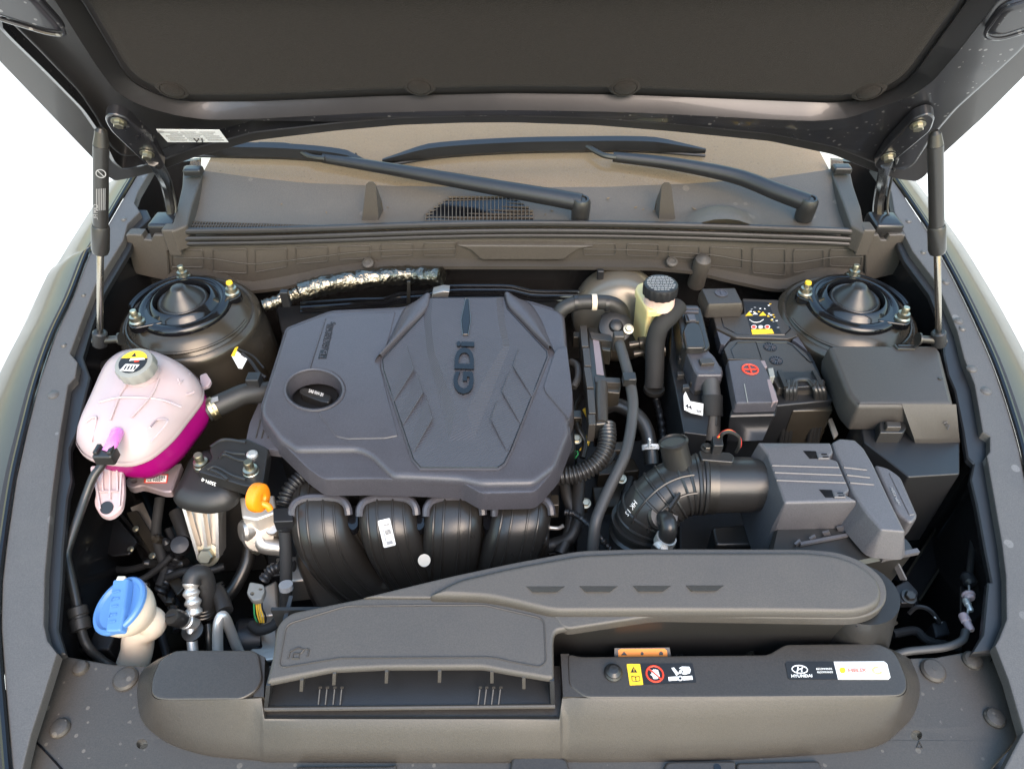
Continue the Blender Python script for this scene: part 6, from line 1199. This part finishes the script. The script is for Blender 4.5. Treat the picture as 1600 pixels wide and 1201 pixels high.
# red plus cover
pc = thing("plus_terminal_cover", "dark grey battery terminal cover with a red plus sign in a circle", "terminal cover", pl(.87)(1175, 600))
bm = NB(); slab(bm, rr(T(pl(.888, .80, .02), [(1137, 562), (1188, 560), (1196, 572), (1214, 612), (1215, 628), (1150, 630)]), .003), [(.003, 0), (.001, .001), (0, .003), (-.001, .018)]); ob("cover", bm, COVER, pc, wn=True)
bm = NB(); slab(bm, rr(T(pl(.868), [(1146, 630), (1216, 628), (1212, 648), (1140, 650)]), .003), [(.002, 0), (0, .002), (.006, .06)]); ob("lower_box", bm, BLACK, pc, wn=True)
c = pl(.8884, .80, .02)(1172, 577); r = mpx(c) * 11.5; bm = NB(); tube(bm, [c + V((cos(a) * r * 1.05, sin(a) * r, .0004)) for a in [k * pi / 14 for k in range(29)]], .0013, 6, 1, False); bar(bm, c + V((-r, 0, .0005)), c + V((r, 0, .0005)), .0022, .0012); bar(bm, c + V((0, r, .0006)), c + V((0, -r, .0006)), .0022, .0012); ob("plus_sign", bm, RED, pc)
for q in ([(1188, 563), (1195, 563), (1199, 573), (1193, 574)], [(1200, 575), (1208, 574), (1211, 588), (1203, 589)], [(1198, 592), (1204, 592), (1216, 626), (1207, 628)]):
    qs("pale_edge", .8885, q, .014, SILV if q[0][0] != 1200 else GREYCAP, pc, .001, .0008)
bm = NB(); tube(bm, T(pl(.8885, .80, .02), [(1163, 600), (1168, 628)]), .0008, 5, 1); ob("mould_line", bm, GREYCAP, pc)
# strap over the battery front
st_ = thing("battery_strap", "glossy black two leg strap bent over the front edge of the battery", "battery strap", pl(.87)(1250, 600))
bm = NB(); slab(bm, rr(T(pl(.876), [(1216, 580), (1270, 580), (1284, 602), (1226, 606)]), .003), rp(.002, .008)); ob("clamp_plate", bm, BLACK, st_, wn=True)
for x0, x1 in (((1217, 580), (1228, 606)), ((1271, 580), (1284, 604))):
    bm = NB(); bar(bm, pl(.8785)(*x0), pl(.8785)(*x1), .006, .006); ob("plate_edge", bm, SATIN, st_)
for o in (0, 46):
    for w_ in (0, 6, 12):
        bm = NB(); tube(bm, tz([(1231 + o * .9 + w_, 596, .877), (1230 + o * .92 + w_, 605, .876), (1229 + o + w_ * 1.05, 615, .868), (1228 + o + w_, 640, .835), (1220 + o * .95 + w_, 690, .78)]), .0042, 10, 5); ob("strap_leg", bm, SATIN, st_)
bm = NB(); tube(bm, tz([(1237, 604, .8775), (1240, 596, .8785), (1250, 593, .879), (1262, 594, .879), (1270, 603, .8775)]), .0035, 10, 4); ob("strap_bridge", bm, SATIN, st_)
qs("battery_front_ledge", .845, [(1240, 622), (1300, 624), (1302, 640), (1238, 642)], .10, TOWER, ba, .003, .003)
qs("small_label", .80, [(1294, 655), (1300, 652), (1310, 678), (1304, 684)], .004, IVORY, ba, .001, .0005)
# ================================================================ relay and control unit left of the battery
cu = thing("control_unit", "black engine control unit with two large locking connectors left of the battery", "control unit", pl(.74)(1080, 600))
qs("unit_body", .84, [(1050, 490), (1070, 480), (1118, 600), (1105, 680), (1068, 675), (1046, 560)], .16, BLACK, cu)
u1 = qs("connector_frame", .886, [(1057, 479), (1063, 475.5), (1090, 476), (1096, 482), (1110, 540), (1104, 546), (1072, 546), (1066, 540)], .05, SATIN, cu, .003, .003)
for y in (479, 484): qs("frame_step", .889, [(1060, y), (1091, y), (1092, y + 3), (1061, y + 3)], .004, COVER, cu, .0005, .0005)
qs("latch", .893, [(1069, 491), (1089, 491), (1093, 502), (1072, 502)], .006, SATIN, cu, .001, .001); qs("latch_tongue", .896, [(1073, 490), (1085, 490), (1088, 500), (1077, 500)], .005, COVER, cu, .001, .001)
qs("domed_lid", .894, [(1067, 516), (1072, 505), (1082, 502), (1092, 505), (1097, 514), (1103, 540), (1099, 543), (1072, 543)], .012, SATIN, cu, .005, .003)
qs("lower_connector", .880, [(1071, 546), (1106, 545), (1117, 556), (1130, 578), (1129, 586), (1090, 586), (1084, 578)], .04, COVER, cu, .003, .004)
qs("lock_lever", .886, [(1092, 560), (1112, 559), (1117, 567), (1096, 568)], .008, SHROUD, cu, .001, .001)
for q in ([(1088, 572), (1128, 571), (1131, 584), (1093, 586)],): qs("connector_rim", .878, q, .02, SATIN, cu, .003, .003)
bm = NB(); tube(bm, tz([(1108, 584, .868), (1111, 605, .858), (1113, 630, .845), (1112, 655, .825), (1111, 685, .80)]), lambda t, l: .0145 - .001 * abs(sin(l * 60)), 16, 6); tr_ = ob("harness_trunk", bm, RUBBERG, cu)
bm = NB(); tube(bm, tz([(1118, 600, .866), (1121, 630, .852), (1119, 665, .825)]), .003, 8, 4); ob("sleeve_slit", bm, RUBBER, tr_)
bm = NB(); lathe(bm, pl(.843)(1113, 634), pl(.858)(1111, 605) - pl(.825)(1112, 655), [(.0155, -.016), (.0160, -.015), (.0160, .015), (.0155, .016)], 18); ob("tape_wrap", bm, TAPE, tr_)
ul = tag(thing("part_label", "", "", pl(.81)(1085, 635)), "white label with black digits on the side of the control unit", "label")
LS_ = pl(.846, .80, .25); LS2 = pl(.8466, .80, .25)
decal("paper", LS_, [(1068, 618), (1071, 612), (1078, 627), (1099, 631), (1098, 649), (1080, 645), (1069, 640)], WHITE, ul, t=.0006); tquad("lettering", "44", LS2, [(1071, 637), (1081, 641), (1071, 630)], DARKP, ul, off=.01)
bm = NB()
for k in range(14): x, y = 1087 + random.random() * 8, 637 + random.random() * 7; slab(bm, T(LS2, [(x, y), (x + 2, y), (x + 2, y + 1.2), (x, y + 1.2)]), [(0, 0), (0, .0002)])
ob("print_mark", bm, DARKP, ul, kind="stuff")
cb = thing("unit_bracket", "yellowish galvanised steel bracket below the control unit label", "bracket", pl(.78)(1086, 675))
for z, q in ((.80, [(1076, 657), (1097, 660), (1096, 668), (1076, 665)]), (.79, [(1077, 670), (1095, 672), (1094, 684), (1080, 682)]), (.775, [(1078, 686), (1094, 687), (1094, 694), (1079, 692)])): qs("bracket_step", z, q, .006, GAL, cb, .002, .001)
for k, (x, y) in enumerate(((1062, 520), (1064, 536), (1060, 555), (1072, 575), (1078, 592), (1066, 600), (1085, 604), (1058, 580))): qs("unit_rib", .850 + (k % 3) * .006, [(x, y), (x + 10, y - 1), (x + 12, y + 5), (x + 1, y + 6)], .01, SATIN, cu, .001, .001)
# ================================================================ fuse box
fx = thing("fuse_box", "large grey fuse box lid with a front snap latch beside the right trim", "fuse box", pl(.80)(1395, 620))
bm = NB(); slab(bm, rr(T(pl(.905, .80, .02), [(1294, 541), (1300, 538), (1462, 538), (1470, 546), (1492, 632), (1342, 633), (1325, 615)]), [.006, .004, .006, .008, .004, .004, .01]), [(.008, 0), (.004, .001), (.001, .004), (0, .008), (-.002, .03), (.002, .05)]); ob("lid", bm, FUSE, fx, wn=True)
lf_ = tz([(1342, 632, .902), (1411, 632, .902), (1414, 642, .890), (1374, 652, .872), (1366, 668, .850), (1346, 666, .850), (1330, 640, .86)])
bm = NB(); loft(bm, [tz([(1322, 610, .898), (1342, 631, .9035), (1411, 631, .9035)]), tz([(1330, 634, .865), (1345, 655, .865), (1405, 655, .868)]), tz([(1338, 660, .835), (1352, 672, .84), (1410, 672, .84)])], closed=False); ob("lid_front", bm, FUSE, fx, sharp=45)
bm = NB(); loft(bm, [tz([(1409, 631, .9035), (1452, 631, .9035), (1494, 631.5, .9035)]), tz([(1428, 684, .862), (1465, 684, .862), (1499, 684, .862)]), tz([(1429, 688, .857), (1465, 688, .857), (1500, 687, .857)]), tz([(1431, 700, .84), (1466, 702, .84), (1499, 700, .84)])], closed=False); ob("lid_slope", bm, FUSE, fx, sharp=45)
bm = NB(); v = tz([(1409, 631, .9033), (1428, 684, .8618), (1431, 700, .84), (1408, 672, .84), (1404, 655, .866)]); f = ringv(bm, v); bm.faces.new(f); ob("lid_step", bm, FUSE, fx)
qs("base_box", .852, [(1340, 640), (1500, 640), (1500, 740), (1420, 745), (1350, 690)], .15, BLACK, fx)
qs("latch_frame", .872, [(1374, 652), (1381, 653), (1383, 664), (1404, 664), (1405, 653), (1413, 652), (1417, 668), (1412, 676), (1375, 676)], .05, SATIN, fx, .002, .002); qs("latch_tongue", .880, [(1384, 657), (1407, 658), (1409, 667), (1386, 667)], .01, SHROUD, fx, .002, .002)
qs("latch_base", .845, [(1370, 676), (1412, 678), (1410, 698), (1368, 698)], .05, BLACK, fx)
bm = NB(); tube(bm, T(pl(.848), [(1413, 672), (1415, 688), (1412, 706)]), .002, 6, 2); ob("latch_rod", bm, SHROUD, fx)
bm = NB(); P = tz([(1474, 661, .881), (1479, 659, .883), (1477, 665, .878), (1483, 664, .879), (1480, 671, .874)]); tube(bm, [p + V((0, -.0006, .0006)) for p in P], .0008, 5, 1); ob("embossed_mark", bm, COVER, fx)
bm = NB(); q = T(pl(.9065, .80, .02), [(1398, 539), (1403, 545), (1428, 545), (1434, 539)]); tube(bm, q, .0018, 6, 1); bar(bm, pl(.906)(1403, 541), pl(.906)(1430, 541), .003, .004); ob("rear_catch", bm, SATIN, fx)
bm = NB(); lathe(bm, pl(.9058, .80, .02)(1469, 591), (0, 0, 1), [(.003, 0), (.003, .0006), (0, .0008)], 10); ob("mud_speck", bm, TOWER, fx)
bm = NB(); tube(bm, tz([(1432, 706, .838), (1465, 706, .838), (1498, 704, .838)]), .0035, 8, 2); ob("base_flange", bm, SHROUD, fx)
bm = NB(); lathe(bm, pl(.74)(1475, 745), (-.3, -.6, .6), [(.028, -.02), (.030, 0), (.025, .006), (.012, .006), (0, .010)], 24); tag(ob("horn", bm, BLACK), "round black part in the shade below the fuse box", "horn")
for a, b, lab in (((1442, 728, .75), (1462, 722, .76), "thin level metal clip edge just under the fuse box base"), ((1470, 735, .75), (1475, 765, .73), "thin upright metal clip edge in front of the round horn"), ((1500, 735, .75), (1508, 755, .74), "thin metal clip edge between the horn and the right trim")):
    bm = NB(); tube(bm, tz([a, b]), .0028, 8, 1); simple("wire_clip", bm, DARKMET, lab, "clip", "clips below the fuse box")
# ================================================================ bonnet release cable and front right pocket
rc = thing("release_cable", "bonnet release cable with white ferrules curving along the front right corner", "cable", pl(.74)(1505, 960))
bm = NB(); tube(bm, tz([(1525, 800, .76), (1520, 850, .762), (1516, 885, .765), (1514, 905, .765)]), .0045, 10, 5); ob("outer_sheath", bm, RUBBER, rc)
bm = NB(); tube(bm, tz([(1509, 985, .772), (1503, 1000, .772), (1480, 1010, .772), (1450, 1014, .772), (1420, 1017, .772), (1400, 1022, .77)]), .0048, 12, 6); ob("outer_sheath", bm, RUBBERG, rc)
bm = NB(); tube(bm, tz([(1514, 905, .765), (1514, 932, .768), (1512, 958, .77)]), .0014, 8, 2); ob("bare_wire", bm, BRIGHT, rc)
for y, z, r, l in ((931, .768, .0085, .010), (945, .769, .0045, .018), (972, .771, .0062, .024)):
    bm = NB(); c = pl(z)(1514 - (y - 931) * .08, y); d = V((-.02, -1, .05)).normalized(); lathe(bm, c - d * l / 2, d, [(r * .8, 0), (r, .002), (r, l * .45), (r * .8, l * .5), (r * .8, l - .002), (r * .6, l)], 14); ob("ferrule", bm, TAB if r > .006 else BRIGHT, rc)
bm = NB(); lathe(bm, pl(.766)(1514, 906), (0, -1, .1), [(.004, -.012), (.009, -.006), (.009, .004), (.005, .008)], 14); ob("grommet", bm, BLACK, rc)
qs("cable_bracket", .755, [(1500, 915), (1530, 900), (1538, 955), (1520, 975), (1500, 960)], .004, BODY, rc)
tc_ = thing("sensor_plug", "black sensor plug with a red and white wire in the front right pocket", "connector", pl(.70)(1470, 975))
qs("plug_body", .71, [(1456, 972), (1478, 968), (1486, 990), (1462, 996)], .03, BLACK, tc_)
for m, o in ((RUBBER, 0), (REDW, 1.5), (WHITE, 3)):
    bm = NB(); tube(bm, tz([(1420, 958, .71), (1432, 948, .72), (1448, 950, .722), (1460, 960 + o, .72), (1468 + o, 972, .712)][(3 if o else 0):] if o else [(1420, 958, .71), (1432, 948, .72), (1448, 950, .722), (1460, 960, .72), (1468, 972, .712)]), .0012 if o else .0032, 6, 4); ob("wire", bm, m, tc_)
bm = NB(); slab(bm, rr(T(pl(.73), [(1398, 915), (1418, 905), (1436, 925), (1430, 942), (1408, 942)]), .004), rp(.002, .01)); bk = simple("duct_bracket", bm, BLACK, "black bracket with a bolt right of the duct's round end", "bracket", wn=True)
bm = NB(); hexbolt(bm, pl(.731)(1420, 932), (0, -.2, 1), .007); ob("bracket_bolt", bm, DARKMET, bk)
bm = NB(); tube(bm, tz([(1170, 1024, .775), (1176, 1010, .785), (1185, 1002, .79), (1215, 997, .792), (1240, 994, .792)]), .005, 12, 5); simple("vent_pipe", bm, TOWER, "dull brown pipe rising behind the front cover below the duct", "pipe")
bm = NB(); lathe(bm, pl(.79)(1245, 996), (1, .05, 0), [(.010, -.01), (.014, -.008), (.014, .006), (.012, .008), (.012, .022), (.008, .024)], 18); simple("pipe_union", bm, BLACK, "black union where the brown pipe ends below the duct", "pipe fitting")
# ================================================================ small hardware in the deep pockets
random.seed(11)
pk = thing("left_loom", "tangled taped loom with plugs deep in the left pocket below the coolant tank", "wiring", pl(.60)(230, 880))
for q, r, m in (([(150, 880, .60), (190, 890, .62), (230, 882, .63), (262, 862, .65), (300, 905, .63)], .0055, TAPE), ([(210, 840, .62), (236, 858, .63), (252, 880, .62), (276, 905, .60)], .0045, TAPE),
                ([(262, 826, .68), (270, 845, .67), (274, 868, .66), (266, 890, .65)], .006, BLACK), ([(120, 820, .62), (150, 860, .60), (190, 905, .58), (235, 960, .56)], .004, DARKMET), ([(250, 925, .63), (268, 950, .62), (276, 985, .62)], .005, RUBBER)):
    bm = NB(); tube(bm, tz(q), r, 10, 6); ob("loom_branch", bm, m, pk)
for x, y, z in ((246, 842, .70), (262, 850, .69), (236, 880, .66), (256, 900, .65), (285, 880, .66), (228, 915, .64)):
    bm = NB(); lathe(bm, pl(z)(x, y), (random.uniform(-1, 1), random.uniform(-1, .2), .7), [(.005, -.01), (.0068, -.008), (.0068, .006), (.005, .008), (.003, .012)], 10); ob("loom_plug", bm, random.choice((BLACK, TOWER, SATIN)), pk)
for x, y, z in ((266, 940, .66), (272, 952, .66)):
    bm = NB(); box(bm, pl(z)(x, y), .012, .01, .012, b=.002); ob("tape_clip", bm, TOWER, pk)
for (x, y, z), lab in (((212, 826, .665), "small bright nut on the black bracket below the tank's mounting tab"), ((238, 868, .655), "small bright nut beside the loom in the left pocket"), ((204, 858, .66), "small bright rivet low on the black bracket below the tank")):
    bm = NB(); hexbolt(bm, pl(z)(x, y), (0, -.4, 1), .0035); tag(ob("nut", bm, ZINC), lab, "nut", "small nuts in the left pocket")
bm = NB(); slab(bm, rr(T(pl(.655), [(196, 800), (214, 796), (290, 915), (276, 930)]), .003), rp(.002, .006)); tag(ob("support_rail", bm, TOWER, wn=True), "brown sheet metal rail slanting down to the front left of the aluminium leg", "rail")
bm = NB(); slab(bm, rr(T(pl(.63), [(262, 884), (300, 880), (322, 900), (318, 930), (272, 925)]), .004), rp(.003, .03)); tag(ob("dark_bracket", bm, DARKMET, wn=True), "dull metal bracket in the shade below the aluminium leg", "bracket")
rp_ = thing("right_rail", "black box section rail slanting through the front right pocket", "body rail", pl(.60)(1440, 860))
bm = NB(); slab(bm, rr(T(pl(.66), [(1478, 798), (1512, 800), (1432, 950), (1408, 905)]), .004), rp(.003, .05)); ob("rail_face", bm, BODY, rp_, wn=True)
for a, b in (((1478, 800), (1412, 905)), ((1514, 815), (1436, 938))):
    bm = NB(); tube(bm, T(pl(.6615), [a, b]), .0022, 8, 1); ob("rail_edge", bm, TOWER, rp_)
for q, r, m, lab in (([(1530, 740, .74), (1524, 790, .73), (1528, 850, .73), (1535, 920, .74), (1538, 990, .75)], .0045, GLOSSB, "thin glossy black line running down beside the right trim"),
                     ([(1440, 760, .70), (1470, 790, .69), (1500, 800, .69)], .005, RUBBER, "short black cable in the shade below the fuse box"),
                     ([(1395, 990, .70), (1430, 985, .70), (1450, 1000, .70), (1500, 1012, .70)], .006, TAPE, "taped cable lying low behind the front cover at the right")):
    bm = NB(); tube(bm, tz(q), r, 10, 6); tag(ob("cable", bm, m), lab, "cable")
# under the battery and around the gearbox
for q, r, m, lab in (([(1052, 640, .72), (1066, 668, .71), (1075, 700, .70), (1070, 730, .69)], .007, TAPE, "taped cable dropping beside the control unit bracket"),
                     ([(1160, 660, .76), (1168, 676, .75), (1164, 694, .74)], .006, BLACK, "black battery lead below the plus terminal cover"),
                     ([(985, 745, .72), (975, 775, .71), (968, 810, .70)], .006, RUBBER, "black hose in the shade beside the elbow hose")):
    bm = NB(); tube(bm, tz(q), r, 10, 6); tag(ob("cable" if "hose" not in lab else "hose", bm, m), lab, "cable" if "hose" not in lab else "hose")
bt2 = thing("battery_tray", "black plastic battery tray and lower air box below the elbow hose", "battery tray", pl(.68)(1150, 820))
bm = NB(); slab(bm, rr(T(pl(.76), [(1112, 822), (1205, 815), (1230, 850), (1118, 852)]), .006), rp(.005, .08)); ob("lower_air_box", bm, SATIN, bt2, wn=True)
bm = NB(); slab(bm, rr(T(pl(.70), [(1060, 690), (1200, 690), (1230, 860), (1060, 870)]), .006), rp(.005, .08)); ob("tray", bm, BLACK, bt2, wn=True)
